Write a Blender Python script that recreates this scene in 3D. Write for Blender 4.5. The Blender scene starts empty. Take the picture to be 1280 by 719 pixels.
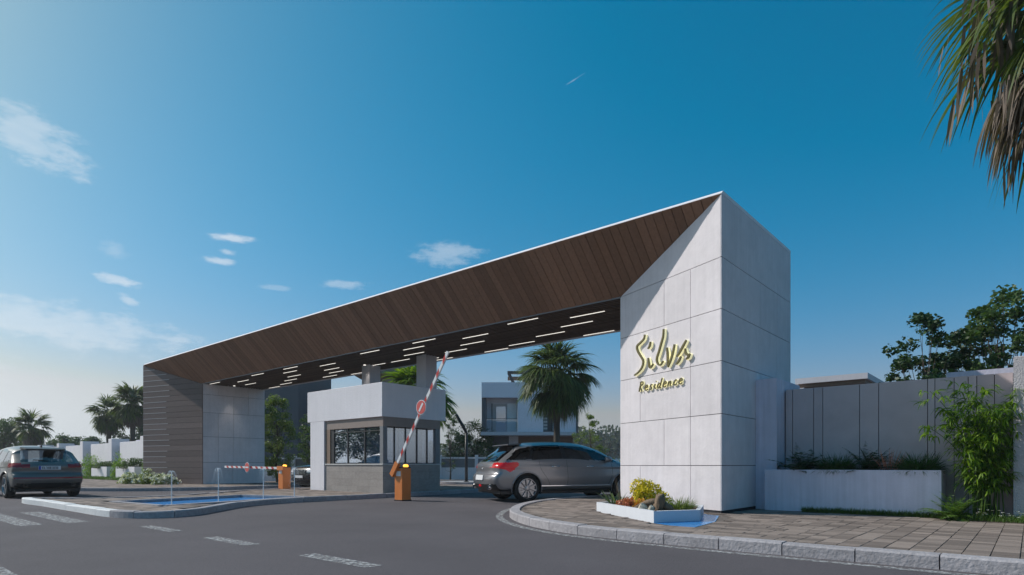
import bpy, bmesh, math, random
import numpy as np
from mathutils import Vector, Matrix

# ------------------------------------------------------------------ camera, sky, sun, exposure
S = bpy.context.scene
C = S.collection
R = math.radians
cam = bpy.data.cameras.new("camera")
cam.lens = 21.3
cam.sensor_width = 36.0
cam.shift_y = 222.5 / 1280
cam.clip_start = 0.05
cam.clip_end = 6000
camo = bpy.data.objects.new("camera", cam)
camo.location = (0, 0, 1.0)
camo.rotation_euler = (R(90), 0, 0)
C.objects.link(camo)
S.camera = camo

SUN = Vector((-2.73, .81, 2.35)).normalized()      # towards the sun
ELEV = math.asin(SUN.z)
AZ = math.atan2(SUN.x, SUN.y)
world = bpy.data.worlds.new("World")
S.world = world
world.use_nodes = True
wn, wl = world.node_tree.nodes, world.node_tree.links
wn.clear()
w_out = wn.new('ShaderNodeOutputWorld')
w_bg = wn.new('ShaderNodeBackground')
w_bg.inputs['Strength'].default_value = 0.108
sky = wn.new('ShaderNodeTexSky')
sky.sky_type = 'NISHITA'
sky.sun_disc = False
sky.sun_elevation = ELEV
sky.sun_rotation = AZ
sky.altitude = 0
sky.air_density = 1.0
sky.dust_density = 1.2
sky.ozone_density = 2.4
w_tc = wn.new('ShaderNodeTexCoord')


def wmath(op, a, b=None, c=None):
    n = wn.new('ShaderNodeMath')
    n.operation = op
    for i, x in enumerate((a, b, c)):
        if x is None:
            continue
        if isinstance(x, (int, float)):
            n.inputs[i].default_value = x
        else:
            wl.new(x, n.inputs[i])
    return n.outputs[0]


# colour response of the picture: a 3x3 matrix on the sky's light
w_sc = wn.new('ShaderNodeSeparateColor')
wl.new(sky.outputs[0], w_sc.inputs[0])
w_ch = []
for row in ((1.52, 0.41, -0.77), (0.79, -0.18, 0.36), (-0.96, 0.08, 1.39)):
    x = wmath('MULTIPLY', w_sc.outputs[0], row[0])
    x = wmath('MULTIPLY_ADD', w_sc.outputs[1], row[1], x)
    x = wmath('MULTIPLY_ADD', w_sc.outputs[2], row[2], x)
    w_ch.append(wmath('MAXIMUM', x, .01))
w_ch[0] = wmath('MINIMUM', w_ch[0], wmath('MULTIPLY', w_ch[1], .94))
w_ch[2] = wmath('MAXIMUM', w_ch[2], wmath('MULTIPLY', w_ch[1], 1.04))
w_hsv = wn.new('ShaderNodeCombineColor')
for i in range(3):
    wl.new(w_ch[i], w_hsv.inputs[i])
w_sep = wn.new('ShaderNodeSeparateXYZ')
wl.new(w_tc.outputs['Generated'], w_sep.inputs[0])
w_az = wmath('ARCTAN2', w_sep.outputs[0], w_sep.outputs[1])          # azimuth, clockwise from +Y
w_el = wmath('ARCSINE', w_sep.outputs[2])                            # elevation
w_cmb = wn.new('ShaderNodeCombineXYZ')
wl.new(w_az, w_cmb.inputs[0])
wl.new(w_el, w_cmb.inputs[1])
w_map = wn.new('ShaderNodeMapping')
w_map.inputs['Scale'].default_value = (1.0, 2.6, 1.0)
w_map.inputs['Rotation'].default_value = (0, 0, R(8))
wl.new(w_cmb.outputs[0], w_map.inputs[0])
w_noise = wn.new('ShaderNodeTexNoise')
w_noise.inputs['Scale'].default_value = 9.0
w_noise.inputs['Detail'].default_value = 8
w_noise.inputs['Roughness'].default_value = 0.62
w_noise.inputs['Distortion'].default_value = 0.7
wl.new(w_map.outputs[0], w_noise.inputs['Vector'])
w_fine = wn.new('ShaderNodeTexNoise')
w_fine.inputs['Scale'].default_value = 26.0
w_fine.inputs['Detail'].default_value = 6
w_fine.inputs['Roughness'].default_value = 0.65
wl.new(w_map.outputs[0], w_fine.inputs['Vector'])


def cloud(az, el, ra, re, dens, tilt=0.0):
    """one wisp of cirrus at a compass bearing and elevation (degrees)"""
    a = wmath('SUBTRACT', w_az, R(az))
    e = wmath('SUBTRACT', w_el, R(el))
    ct, st = math.cos(R(tilt)), math.sin(R(tilt))
    a2 = wmath('ADD', wmath('MULTIPLY', a, ct), wmath('MULTIPLY', e, st))
    e2 = wmath('SUBTRACT', wmath('MULTIPLY', e, ct), wmath('MULTIPLY', a, st))
    a2 = wmath('DIVIDE', a2, R(ra))
    e2 = wmath('DIVIDE', e2, R(re))
    d = wmath('SQRT', wmath('ADD', wmath('MULTIPLY', a2, a2), wmath('MULTIPLY', e2, e2)))
    nn = wmath('MULTIPLY_ADD', w_fine.outputs[0], 2.2, -1.1)
    m = wmath('ADD', wmath('SUBTRACT', 1.0, d), nn)
    n = wn.new('ShaderNodeMapRange')
    n.interpolation_type = 'SMOOTHSTEP'
    n.inputs['From Min'].default_value = 0.0
    n.inputs['From Max'].default_value = 0.75
    n.inputs['To Min'].default_value = 0.0
    n.inputs['To Max'].default_value = dens
    wl.new(m, n.inputs['Value'])
    return n.outputs[0]


def pe(px, py):
    x, z = (px - 640) / 757, (582 - py) / 757
    return math.degrees(math.atan2(x, 1)), math.degrees(math.atan2(z, math.hypot(x, 1)))


mask = None
for (az, el, ra, re, dn, tl) in ((-38.3, 23.0, 4.2, 2.0, .42, -20), (-24.8, 18.8, 2.3, .42, .66, 1), (-25.7, 16.9, 1.7, .34, .52, 0),
                                 (-25.1, 17.7, .8, .25, .4, 0), (-33.0, 14.4, 1.8, .5, .55, -9), (-32.4, 13.0, .9, .4, .4, -20),
                                 (-33.2, 16.6, 1.3, .8, .22, 0), (-6.3, 19.1, 3.6, 1.3, .34, 4), (-15.6, 16.1, 2.4, .5, .3, 3),
                                 (-21.2, 15.3, 1.6, .3, .22, 0), (6.0, 32.4, 1.1, .07, .22, 22),
                                 (-37, 10.5, 11.0, 1.9, .42, -3.5), (-52, 7, 14, 3, .4, 0), (70, 16, 7, 1.6, .45, 4), (120, 24, 8, 2.0, .5, 0),
                                 (-110, 20, 9, 2.2, .5, 5), (165, 14, 9, 1.5, .5, 0), (-150, 27, 6, 1.6, .5, 0)):
    c = cloud(az, el, ra, re, dn, tl)
    mask = c if mask is None else wmath('MAXIMUM', mask, c)
mask = wmath('MULTIPLY', mask, wmath('MULTIPLY_ADD', w_noise.outputs[0], 1.1, .35))
mask = wmath('MINIMUM', mask, 1.0)
w_mix = wn.new('ShaderNodeMixRGB')
w_mix.inputs['Color2'].default_value = (7.6, 8.0, 8.5, 1)
wl.new(mask, w_mix.inputs['Fac'])
wl.new(w_hsv.outputs[0], w_mix.inputs['Color1'])
wl.new(w_mix.outputs[0], w_bg.inputs['Color'])
wl.new(w_bg.outputs[0], w_out.inputs['Surface'])

sun = bpy.data.lights.new("sun", 'SUN')
sun.energy = 3.6
sun.angle = R(0.5)
sun.color = (1.0, 0.955, 0.89)
suno = bpy.data.objects.new("sun", sun)
suno.rotation_euler = SUN.to_track_quat('Z', 'Y').to_euler()
suno.location = (-30, 10, 30)
C.objects.link(suno)

vs = S.view_settings
vs.view_transform = 'Standard'
vs.look = 'None'
vs.exposure = 0.0
vs.gamma = 1.0
vs.use_curve_mapping = False

# ------------------------------------------------------------------ the site grid: u along the gate, v inwards
AX, AY = 3.85, 11.13
UX, UY = -0.759, 0.651
VX, VY = 0.651, 0.759


def G(u, v, z=0.0):
    return Vector((AX + UX * u + VX * v, AY + UY * u + VY * v, z))


def W2(x, y):
    x -= AX
    y -= AY
    return (x * UX + y * UY, x * VX + y * VY)


UROT = math.atan2(UY, UX)      # heading along +u
VROT = math.atan2(VY, VX)

# ------------------------------------------------------------------ materials
MATS = {}


def new_mat(name):
    m = bpy.data.materials.new(name)
    m.use_nodes = True
    nt = m.node_tree
    return m, nt, nt.nodes, nt.links, nt.nodes['Principled BSDF']


def mat(name, col, rough=.6, spec=.4, var=.12, scale=6.0, bump=.0, bscale=40.0, metal=0.0, coat=0.0, piece=0.0, island=0.0,
        stretch=(1, 1, 1), detail=6.0, obj_space=True, emit=None, estr=1.0, blotch=0.0, bl_scale=.8, streak=0.0, flake=0.0):
    """principled base with noise colour variation, per-piece shift, blotches, vertical streaks and bump"""
    if name in MATS:
        return MATS[name]
    m, nt, N, L, P = new_mat(name)
    P.inputs['Roughness'].default_value = rough
    P.inputs['Specular IOR Level'].default_value = spec
    P.inputs['Metallic'].default_value = metal
    if coat:
        P.inputs['Coat Weight'].default_value = coat
        P.inputs['Coat Roughness'].default_value = .03
    tc = N.new('ShaderNodeTexCoord')
    mp = N.new('ShaderNodeMapping')
    mp.inputs['Scale'].default_value = stretch
    L.new(tc.outputs['Object'], mp.inputs[0])
    nz = N.new('ShaderNodeTexNoise')
    nz.inputs['Scale'].default_value = scale
    nz.inputs['Detail'].default_value = detail
    nz.inputs['Roughness'].default_value = .6
    L.new(mp.outputs[0], nz.inputs['Vector'])

    def mth(op, a, b):
        n = N.new('ShaderNodeMath')
        n.operation = op
        for i, x in enumerate((a, b)):
            if isinstance(x, (int, float)):
                n.inputs[i].default_value = x
            else:
                L.new(x, n.inputs[i])
        return n.outputs[0]
    val = mth('ADD', mth('MULTIPLY', nz.outputs[0], 2 * var), 1 - var)
    if piece:
        oi = N.new('ShaderNodeObjectInfo')
        val = mth('MULTIPLY', val, mth('ADD', mth('MULTIPLY', oi.outputs['Random'], 2 * piece), 1 - piece))
    if island:
        ge = N.new('ShaderNodeNewGeometry')
        val = mth('MULTIPLY', val, mth('ADD', mth('MULTIPLY', ge.outputs['Random Per Island'], 2 * island), 1 - island))
    if blotch:
        n2 = N.new('ShaderNodeTexNoise')
        n2.inputs['Scale'].default_value = bl_scale
        n2.inputs['Detail'].default_value = 5
        L.new(tc.outputs['Object'], n2.inputs['Vector'])
        val = mth('MULTIPLY', val, mth('ADD', mth('MULTIPLY', n2.outputs[0], 2 * blotch), 1 - blotch))
    if streak:
        mp3 = N.new('ShaderNodeMapping')
        mp3.inputs['Scale'].default_value = (9, 9, .45)
        L.new(tc.outputs['Object'], mp3.inputs[0])
        n3 = N.new('ShaderNodeTexNoise')
        n3.inputs['Scale'].default_value = 1.6
        n3.inputs['Detail'].default_value = 7
        L.new(mp3.outputs[0], n3.inputs['Vector'])
        val = mth('MULTIPLY', val, mth('ADD', mth('MULTIPLY', n3.outputs[0], 2 * streak), 1 - streak))
    if flake:
        vo = N.new('ShaderNodeTexVoronoi')
        vo.inputs['Scale'].default_value = 260
        L.new(tc.outputs['Object'], vo.inputs['Vector'])
        sx = N.new('ShaderNodeSeparateColor')
        L.new(vo.outputs['Color'], sx.inputs[0])
        val = mth('MULTIPLY', val, mth('ADD', mth('MULTIPLY', sx.outputs[0], 2 * flake), 1 - flake))
    mul = N.new('ShaderNodeVectorMath')
    mul.operation = 'SCALE'
    mul.inputs[0].default_value = col
    L.new(val, mul.inputs['Scale'])
    L.new(mul.outputs[0], P.inputs['Base Color'])
    if bump:
        nb = N.new('ShaderNodeTexNoise')
        nb.inputs['Scale'].default_value = bscale
        nb.inputs['Detail'].default_value = 5
        L.new(mp.outputs[0], nb.inputs['Vector'])
        bp = N.new('ShaderNodeBump')
        bp.inputs['Strength'].default_value = bump
        bp.inputs['Distance'].default_value = .02
        L.new(nb.outputs[0], bp.inputs['Height'])
        L.new(bp.outputs[0], P.inputs['Normal'])
    if emit:
        P.inputs['Emission Color'].default_value = (*emit, 1)
        P.inputs['Emission Strength'].default_value = estr
    MATS[name] = m
    return m


def leaf_mat(name, col, col2, trans=.35, rough=.5):
    if name in MATS:
        return MATS[name]
    m, nt, N, L, P = new_mat(name)
    ge = N.new('ShaderNodeNewGeometry')
    rp = N.new('ShaderNodeValToRGB')
    rp.color_ramp.elements[0].color = (*col, 1)
    rp.color_ramp.elements[1].color = (*col2, 1)
    L.new(ge.outputs['Random Per Island'], rp.inputs[0])
    L.new(rp.outputs[0], P.inputs['Base Color'])
    P.inputs['Roughness'].default_value = rough
    P.inputs['Specular IOR Level'].default_value = .35
    tr = N.new('ShaderNodeBsdfTranslucent')
    br = N.new('ShaderNodeVectorMath')
    br.operation = 'MULTIPLY'
    br.inputs[1].default_value = (1.5, 1.6, .7)
    L.new(rp.outputs[0], br.inputs[0])
    L.new(br.outputs[0], tr.inputs['Color'])
    mx = N.new('ShaderNodeMixShader')
    mx.inputs[0].default_value = trans
    L.new(P.outputs[0], mx.inputs[1])
    L.new(tr.outputs[0], mx.inputs[2])
    L.new(mx.outputs[0], N['Material Output'].inputs['Surface'])
    MATS[name] = m
    return m


def glass_mat(name, tint, refl=1.0, base=.05):
    if name in MATS:
        return MATS[name]
    m, nt, N, L, P = new_mat(name)
    N.remove(P)
    t = N.new('ShaderNodeBsdfTransparent')
    t.inputs['Color'].default_value = (*tint, 1)
    g = N.new('ShaderNodeBsdfGlossy')
    g.inputs['Roughness'].default_value = .01
    g.inputs['Color'].default_value = (.95, .97, 1, 1)
    fc = N.new('ShaderNodeLayerWeight')
    fc.inputs['Blend'].default_value = .5
    pw = N.new('ShaderNodeMath')
    pw.operation = 'POWER'
    pw.inputs[1].default_value = 4.0
    L.new(fc.outputs['Facing'], pw.inputs[0])
    lw = N.new('ShaderNodeMath')
    lw.operation = 'MULTIPLY_ADD'
    lw.inputs[1].default_value = .92
    lw.inputs[2].default_value = .05
    L.new(pw.outputs[0], lw.inputs[0])
    a = N.new('ShaderNodeMath')
    a.operation = 'MULTIPLY_ADD'
    a.inputs[1].default_value = refl
    a.inputs[2].default_value = base
    a.use_clamp = True
    L.new(lw.outputs[0], a.inputs[0])
    mx = N.new('ShaderNodeMixShader')
    L.new(a.outputs[0], mx.inputs[0])
    L.new(t.outputs[0], mx.inputs[1])
    L.new(g.outputs[0], mx.inputs[2])
    L.new(mx.outputs[0], N['Material Output'].inputs['Surface'])
    MATS[name] = m
    return m


def emit_mat(name, col, st):
    m, nt, N, L, P = new_mat(name)
    P.inputs['Base Color'].default_value = (*col, 1)
    P.inputs['Emission Color'].default_value = (*col, 1)
    P.inputs['Emission Strength'].default_value = st
    MATS[name] = m
    return m


M_conc = mat('pale_concrete', (.71, .665, .685), rough=.8, spec=.25, var=.12, scale=4.2, bump=.22, bscale=16, blotch=.12, bl_scale=1.1, streak=.09, piece=.03)
M_core = mat('dark_joint', (.05, .05, .055), rough=.9)
M_pconc = mat('planter_concrete', (.69, .65, .75), rough=.85, spec=.2, var=.10, scale=4, bump=.2, bscale=30, blotch=.10, streak=.18)
M_wallp = mat('grey_wall_panel', (.56, .47, .48), rough=.85, spec=.2, var=.14, scale=2.2, bump=.08, bscale=30, blotch=.16, bl_scale=1.4, piece=.06)
M_rough = mat('rough_plaster', (.56, .53, .55), rough=.95, spec=.1, var=.16, scale=40, bump=.9, bscale=55, blotch=.08)
M_plaster = mat('white_plaster', (.82, .78, .80), rough=.85, spec=.2, var=.06, scale=3, bump=.35, bscale=22, blotch=.06, streak=.06)
M_wood = mat('brown_plank', (.25, .138, .090), rough=.62, spec=.25, var=.30, scale=9, bump=.15, bscale=30, piece=.17, stretch=(2, 2, .6))
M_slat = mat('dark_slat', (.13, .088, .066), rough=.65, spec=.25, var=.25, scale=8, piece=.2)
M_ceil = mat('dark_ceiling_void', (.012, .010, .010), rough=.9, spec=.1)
M_cladb = mat('grey_brown_board', (.19, .142, .13), rough=.7, spec=.25, var=.32, scale=6, bump=.15, bscale=20, piece=.16, stretch=(.7, .7, 9))
M_strip = mat('pale_joint_strip', (.50, .46, .46), rough=.4, spec=.5)
M_lintel = mat('taupe_panel', (.30, .235, .205), rough=.7, var=.15, scale=5, bump=.05)
M_woodjamb = mat('warm_wood_jamb', (.24, .165, .12), rough=.6, var=.3, scale=8, stretch=(1, 1, 6))
M_stone = mat('stone_cladding', (.36, .32, .295), rough=.85, spec=.25, var=.28, scale=9, bump=.35, bscale=30, blotch=.18, bl_scale=2.2, stretch=(1, 1, 2.4), piece=.07)
M_frame = mat('dark_window_frame', (.045, .043, .045), rough=.45)
M_gframe = mat('grey_frame', (.20, .205, .215), rough=.55)
M_sill = mat('pale_sill', (.56, .54, .52), rough=.7)
M_col = mat('grey_column', (.55, .53, .56), rough=.75, var=.08, scale=3, streak=.08)
M_asph = mat('asphalt', (.112, .100, .108), rough=.86, spec=.3, var=.30, scale=60, bump=.55, bscale=190, blotch=.32, bl_scale=.45, flake=.34)
M_paver = mat('paver', (.235, .19, .165), rough=.86, spec=.25, var=.16, scale=18, bump=.25, bscale=120, piece=.34, blotch=.14)
M_paver_s = mat('paver_field', (.235, .19, .165), rough=.86, spec=.25, var=.16, scale=18, bump=.25, bscale=120, island=.34, blotch=.14)
M_bed = mat('paving_sand', (.15, .125, .11), rough=.95, var=.2, scale=20)
M_kerb = mat('grey_kerb', (.37, .35, .365), rough=.92, spec=.15, var=.38, scale=16, bump=.55, bscale=30, piece=.07, blotch=.16, bl_scale=4)
M_kerbw = mat('white_kerb', (.72, .72, .72), rough=.8, var=.14, scale=16, bump=.3, bscale=60)
M_paint = None
M_rub = mat('black_rubber', (.018, .018, .019), rough=.75, spec=.3)
M_blk = mat('black_plastic', (.016, .016, .017), rough=.4, spec=.4)
M_chrome = mat('chrome', (.75, .76, .78), rough=.12, metal=1.0, var=.02)
M_rim = mat('alloy', (.36, .37, .39), rough=.28, metal=.9, var=.03)
M_orange = mat('orange_paint', (.66, .20, .045), rough=.45, spec=.45, var=.08, scale=8, blotch=.06)
M_white = mat('white_paint', (.76, .76, .77), rough=.45, var=.05)
M_red = mat('red_paint', (.50, .035, .03), rough=.45, var=.06)
M_signred = mat('sign_red', (.62, .10, .09), rough=.5, var=.06)
M_amber = emit_mat('amber_lamp', (1.0, .42, .05), 2.2)
M_led = emit_mat('led_strip', (1.0, .95, .86), 1.0)
M_halo = emit_mat('lit_cream_edge', (1.0, .94, .58), .45)
M_letter = mat('olive_letter', (.14, .12, .045), rough=.4, spec=.5, metal=.3)
M_soil = mat('soil', (.075, .055, .04), rough=.95, var=.4, scale=20, bump=.5, bscale=40)
M_bark = mat('bark', (.10, .078, .060), rough=.95, var=.35, scale=14, bump=.6, bscale=30, stretch=(1, 1, .3))
M_palmbark = mat('palm_bark', (.085, .068, .052), rough=.95, var=.4, scale=10, bump=.8, bscale=22, stretch=(1, 1, 4))
M_ground = mat('dry_turf', (.075, .085, .04), rough=.95, var=.4, scale=.6, blotch=.3, bl_scale=.05)
M_tile = mat('blue_pool_tile', (.10, .36, .72), rough=.25, spec=.5, var=.2, scale=30)
M_plinth = mat('dark_plinth', (.035, .035, .042), rough=.7)
M_bluewhite = mat('white_planter', (.66, .68, .73), rough=.6, var=.06)
M_glass = glass_mat('booth_glass', (.80, .87, .96), .9, .26)
M_cglass = glass_mat('tinted_glass', (.26, .30, .34), 1.0, .06)
M_cglassl = glass_mat('light_tinted_glass', (.55, .60, .63), 1.0, .05)
M_cglassd = glass_mat('dark_tinted_glass', (.07, .08, .095), .9, .05)
M_balu = glass_mat('balustrade_glass', (.90, .94, .97), 1.0, .05)
M_lgrass = leaf_mat('grass_blades', (.05, .10, .018), (.11, .19, .035), .3)
M_leaf_d = leaf_mat('dark_leaves', (.016, .045, .014), (.040, .085, .022), .22)
M_leaf_m = leaf_mat('mid_leaves', (.035, .075, .018), (.085, .14, .035), .3)
M_leaf_l = leaf_mat('light_leaves', (.085, .135, .030), (.20, .255, .065), .35)
M_leaf_b = leaf_mat('bamboo_leaves', (.045, .12, .012), (.25, .38, .025), .45)
M_leaf_y = leaf_mat('yellow_green_leaves', (.18, .22, .02), (.34, .36, .03), .35)
M_leaf_g = leaf_mat('grey_green_leaves', (.06, .10, .055), (.12, .17, .10), .3)
M_fern = leaf_mat('fern_leaves', (.020, .060, .014), (.06, .13, .028), .3)
M_leaf_fb = leaf_mat('bright_fern_leaves', (.05, .12, .02), (.15, .24, .04), .35)
M_palm = leaf_mat('palm_fronds', (.040, .070, .016), (.125, .165, .036), .32)
M_palm_b = leaf_mat('bright_palm_fronds', (.08, .15, .012), (.20, .29, .03), .4)
M_dead = leaf_mat('dead_fronds', (.11, .085, .068), (.21, .165, .135), .2, .7)
M_fly = leaf_mat('yellow_flowers', (.34, .36, .02), (.86, .66, .04), .2)
M_flo = leaf_mat('orange_flowers', (.52, .21, .03), (.60, .30, .05), .2)
M_flc = leaf_mat('coral_stems', (.50, .16, .10), (.60, .26, .17), .2)
M_flw = leaf_mat('white_flowers', (.62, .62, .60), (.80, .80, .78), .2)
M_haze_leaf = leaf_mat('far_wood', (.045, .065, .035), (.09, .11, .065), .2)


def paint_mat():
    """worn road paint: flakes off through alpha"""
    m, nt, N, L, P = new_mat('worn_road_paint')
    tc = N.new('ShaderNodeTexCoord')
    nz = N.new('ShaderNodeTexNoise')
    nz.inputs['Scale'].default_value = 16
    nz.inputs['Detail'].default_value = 9
    nz.inputs['Roughness'].default_value = .72
    L.new(tc.outputs['Object'], nz.inputs['Vector'])
    rp = N.new('ShaderNodeValToRGB')
    rp.color_ramp.elements[0].position = .43
    rp.color_ramp.elements[0].color = (.06, .06, .06, 1)
    rp.color_ramp.elements[1].position = .60
    rp.color_ramp.elements[1].color = (.80, .80, .80, 1)
    L.new(nz.outputs[0], rp.inputs[0])
    L.new(rp.outputs[0], P.inputs['Alpha'])
    P.inputs['Base Color'].default_value = (.50, .50, .50, 1)
    P.inputs['Roughness'].default_value = .8
    MATS['worn_road_paint'] = m
    return m


M_paint = paint_mat()


def water_mat(name, col, a=.62):
    m, nt, N, L, P = new_mat(name)
    N.remove(P)
    t = N.new('ShaderNodeBsdfTransparent')
    t.inputs['Color'].default_value = (*col, 1)
    g = N.new('ShaderNodeBsdfGlossy')
    g.inputs['Roughness'].default_value = .03
    tc = N.new('ShaderNodeTexCoord')
    nz = N.new('ShaderNodeTexNoise')
    nz.inputs['Scale'].default_value = 9
    nz.inputs['Detail'].default_value = 3
    L.new(tc.outputs['Object'], nz.inputs['Vector'])
    bp = N.new('ShaderNodeBump')
    bp.inputs['Strength'].default_value = .35
    bp.inputs['Distance'].default_value = .05
    L.new(nz.outputs[0], bp.inputs['Height'])
    L.new(bp.outputs[0], g.inputs['Normal'])
    mx = N.new('ShaderNodeMixShader')
    mx.inputs[0].default_value = a
    L.new(t.outputs[0], mx.inputs[1])
    L.new(g.outputs[0], mx.inputs[2])
    L.new(mx.outputs[0], N['Material Output'].inputs['Surface'])
    return m


M_water = water_mat('pool_water', (.82, .93, 1), .15)
M_jet = mat('splashing_water', (.85, .88, .9), rough=.15, spec=.6, var=.02)

# ------------------------------------------------------------------ builders


class MB:
    def __init__(s):
        s.v, s.f = [], []

    def add(s, vs_, fs):
        b = len(s.v)
        s.v += [tuple(p) for p in vs_]
        s.f += [tuple(i + b for i in f) for f in fs]
        return s

    def hexa(s, p):          # 8 corners: bottom 4 then top 4
        return s.add(p, [(0, 3, 2, 1), (4, 5, 6, 7), (0, 1, 5, 4), (1, 2, 6, 5), (2, 3, 7, 6), (3, 0, 4, 7)])

    def gbox(s, u0, u1, v0, v1, z0, z1, ch=0.0):   # box on the site grid
        if ch:
            a = [(u0, v0), (u1, v0), (u1, v1), (u0, v1)]
            b = [(u0 + ch, v0 + ch), (u1 - ch, v0 + ch), (u1 - ch, v1 - ch), (u0 + ch, v1 - ch)]
            vs_ = [G(x, y, z0) for x, y in a] + [G(x, y, z1 - ch) for x, y in a] + [G(x, y, z1) for x, y in b]
            fs = [(0, 1, 2, 3), (8, 9, 10, 11)]
            for k in (0, 4):
                for i in range(4):
                    j = (i + 1) % 4
                    fs.append((k + i, k + j, k + j + 4, k + i + 4))
            return s.add(vs_, fs)
        return s.hexa([G(u0, v0, z0), G(u1, v0, z0), G(u1, v1, z0), G(u0, v1, z0), G(u0, v0, z1), G(u1, v0, z1), G(u1, v1, z1), G(u0, v1, z1)])

    def box(s, x0, x1, y0, y1, z0, z1):
        return s.hexa([(x0, y0, z0), (x1, y0, z0), (x1, y1, z0), (x0, y1, z0), (x0, y0, z1), (x1, y0, z1), (x1, y1, z1), (x0, y1, z1)])

    def prism(s, pts, off):  # planar polygon (3d points) extruded by vector off
        n = len(pts)
        o = Vector(off)
        vs_ = [Vector(p) for p in pts] + [Vector(p) + o for p in pts]
        fs = [tuple(range(n))[::-1], tuple(range(n, 2 * n))]
        for i in range(n):
            j = (i + 1) % n
            fs.append((i, j, j + n, i + n))
        return s.add(vs_, fs)

    def tube(s, pts, rad, n=8, cap=True):
        pts = [Vector(p) for p in pts]
        if isinstance(rad, (int, float)):
            rad = [rad] * len(pts)
        b = len(s.v)
        up = Vector((0, 0, 1))
        for i, p in enumerate(pts):
            d = (pts[min(i + 1, len(pts) - 1)] - pts[max(i - 1, 0)])
            if d.length < 1e-9:
                d = Vector((0, 0, 1))
            d.normalize()
            a = d.cross(up if abs(d.z) < .95 else Vector((1, 0, 0))).normalized()
            c = d.cross(a)
            for k in range(n):
                t = 2 * math.pi * k / n
                s.v.append(tuple(p + (a * math.cos(t) + c * math.sin(t)) * rad[i]))
        for i in range(len(pts) - 1):
            for k in range(n):
                j = (k + 1) % n
                s.f.append((b + i * n + k, b + i * n + j, b + (i + 1) * n + j, b + (i + 1) * n + k))
        if cap:
            s.f.append(tuple(b + k for k in range(n))[::-1])
            s.f.append(tuple(b + (len(pts) - 1) * n + k for k in range(n)))
        return s

    def lathe(s, prof, origin, axis, n=24, closed=False):   # prof: (radius, height along axis)
        o = Vector(origin)
        ax = Vector(axis).normalized()
        a = ax.cross(Vector((0, 0, 1)) if abs(ax.z) < .9 else Vector((1, 0, 0))).normalized()
        c = ax.cross(a)
        b = len(s.v)
        m = len(prof)
        for r, h in prof:
            for k in range(n):
                t = 2 * math.pi * k / n
                s.v.append(tuple(o + ax * h + (a * math.cos(t) + c * math.sin(t)) * r))
        for i in range(m if closed else m - 1):
            i2 = (i + 1) % m
            for k in range(n):
                j = (k + 1) % n
                s.f.append((b + i * n + k, b + i * n + j, b + i2 * n + j, b + i2 * n + k))
        if not closed:
            s.f.append(tuple(b + k for k in range(n))[::-1])
            s.f.append(tuple(b + (m - 1) * n + k for k in range(n)))
        return s

    def build(s, name, m, parent=None, smooth=False, recalc=True, local=False):
        """local=True: vertices already in the parent's frame"""
        me = bpy.data.meshes.new(name)
        vv = s.v
        if parent is not None and not local:
            l = parent_loc(parent)
            vv = [(a - l[0], b - l[1], c - l[2]) for a, b, c in vv]
        me.from_pydata(vv, [], s.f)
        if recalc and len(s.f) < 60000:
            bm = bmesh.new()
            bm.from_mesh(me)
            bmesh.ops.recalc_face_normals(bm, faces=bm.faces)
            bm.to_mesh(me)
            bm.free()
        if smooth:
            me.polygons.foreach_set('use_smooth', [True] * len(me.polygons))
        me.materials.append(m)
        o = bpy.data.objects.new(name, me)
        C.objects.link(o)
        if parent is not None:
            o.parent = parent
        return o


def parent_loc(p):
    v = Vector((0, 0, 0))
    while p is not None:
        v = v + p.location
        p = p.parent
    return v


def tag(o, label=None, cat=None, group=None, kind=None):
    if label:
        o['label'] = label
    if cat:
        o['category'] = cat
    if group:
        o['group'] = group
    if kind:
        o['kind'] = kind
    return o


def thing(name, label, cat, loc=(0, 0, 0), rz=0.0, group=None):
    o = bpy.data.objects.new(name, None)
    o.empty_display_size = .2
    o.location = loc
    o.rotation_euler = (0, 0, rz)
    C.objects.link(o)
    return tag(o, label, cat, group)


def catmull(pts, step, closed=False):
    P = [Vector(p) for p in pts]
    n = len(P)
    out = []
    rng = range(n if closed else n - 1)
    for i in rng:
        if closed:
            p0, p1, p2, p3 = P[(i - 1) % n], P[i], P[(i + 1) % n], P[(i + 2) % n]
        else:
            p0, p1, p2, p3 = P[max(i - 1, 0)], P[i], P[i + 1], P[min(i + 2, n - 1)]
        k = max(2, int((p2 - p1).length / step * 2))
        for j in range(k):
            t = j / k
            # centripetal-ish: scale tangents to the segment length
            L_ = (p2 - p1).length
            m1 = (p2 - p0)
            m2 = (p3 - p1)
            m1 = m1.normalized() * L_ if m1.length else m1
            m2 = m2.normalized() * L_ if m2.length else m2
            t2, t3 = t * t, t * t * t
            out.append(p1 * (2 * t3 - 3 * t2 + 1) + m1 * (t3 - 2 * t2 + t) + p2 * (-2 * t3 + 3 * t2) + m2 * (t3 - t2))
    if not closed:
        out.append(P[-1])
    # resample
    d = [0]
    q = out + ([out[0]] if closed else [])
    for a, b in zip(q, q[1:]):
        d.append(d[-1] + (b - a).length)
    m = max(2, int(round(d[-1] / step)))
    res = []
    j = 0
    for i in range(m + (0 if closed else 1)):
        s_ = d[-1] * i / m
        while j < len(d) - 2 and d[j + 1] < s_:
            j += 1
        t = (s_ - d[j]) / max(1e-9, d[j + 1] - d[j])
        res.append(q[j].lerp(q[j + 1], min(1, max(0, t))))
    return res


def inside(p, poly):
    x, y = p
    r = False
    n = len(poly)
    j = n - 1
    for i in range(n):
        xi, yi = poly[i][0], poly[i][1]
        xj, yj = poly[j][0], poly[j][1]
        if (yi > y) != (yj > y) and x < (xj - xi) * (y - yi) / (yj - yi) + xi:
            r = not r
        j = i
    return r


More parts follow.
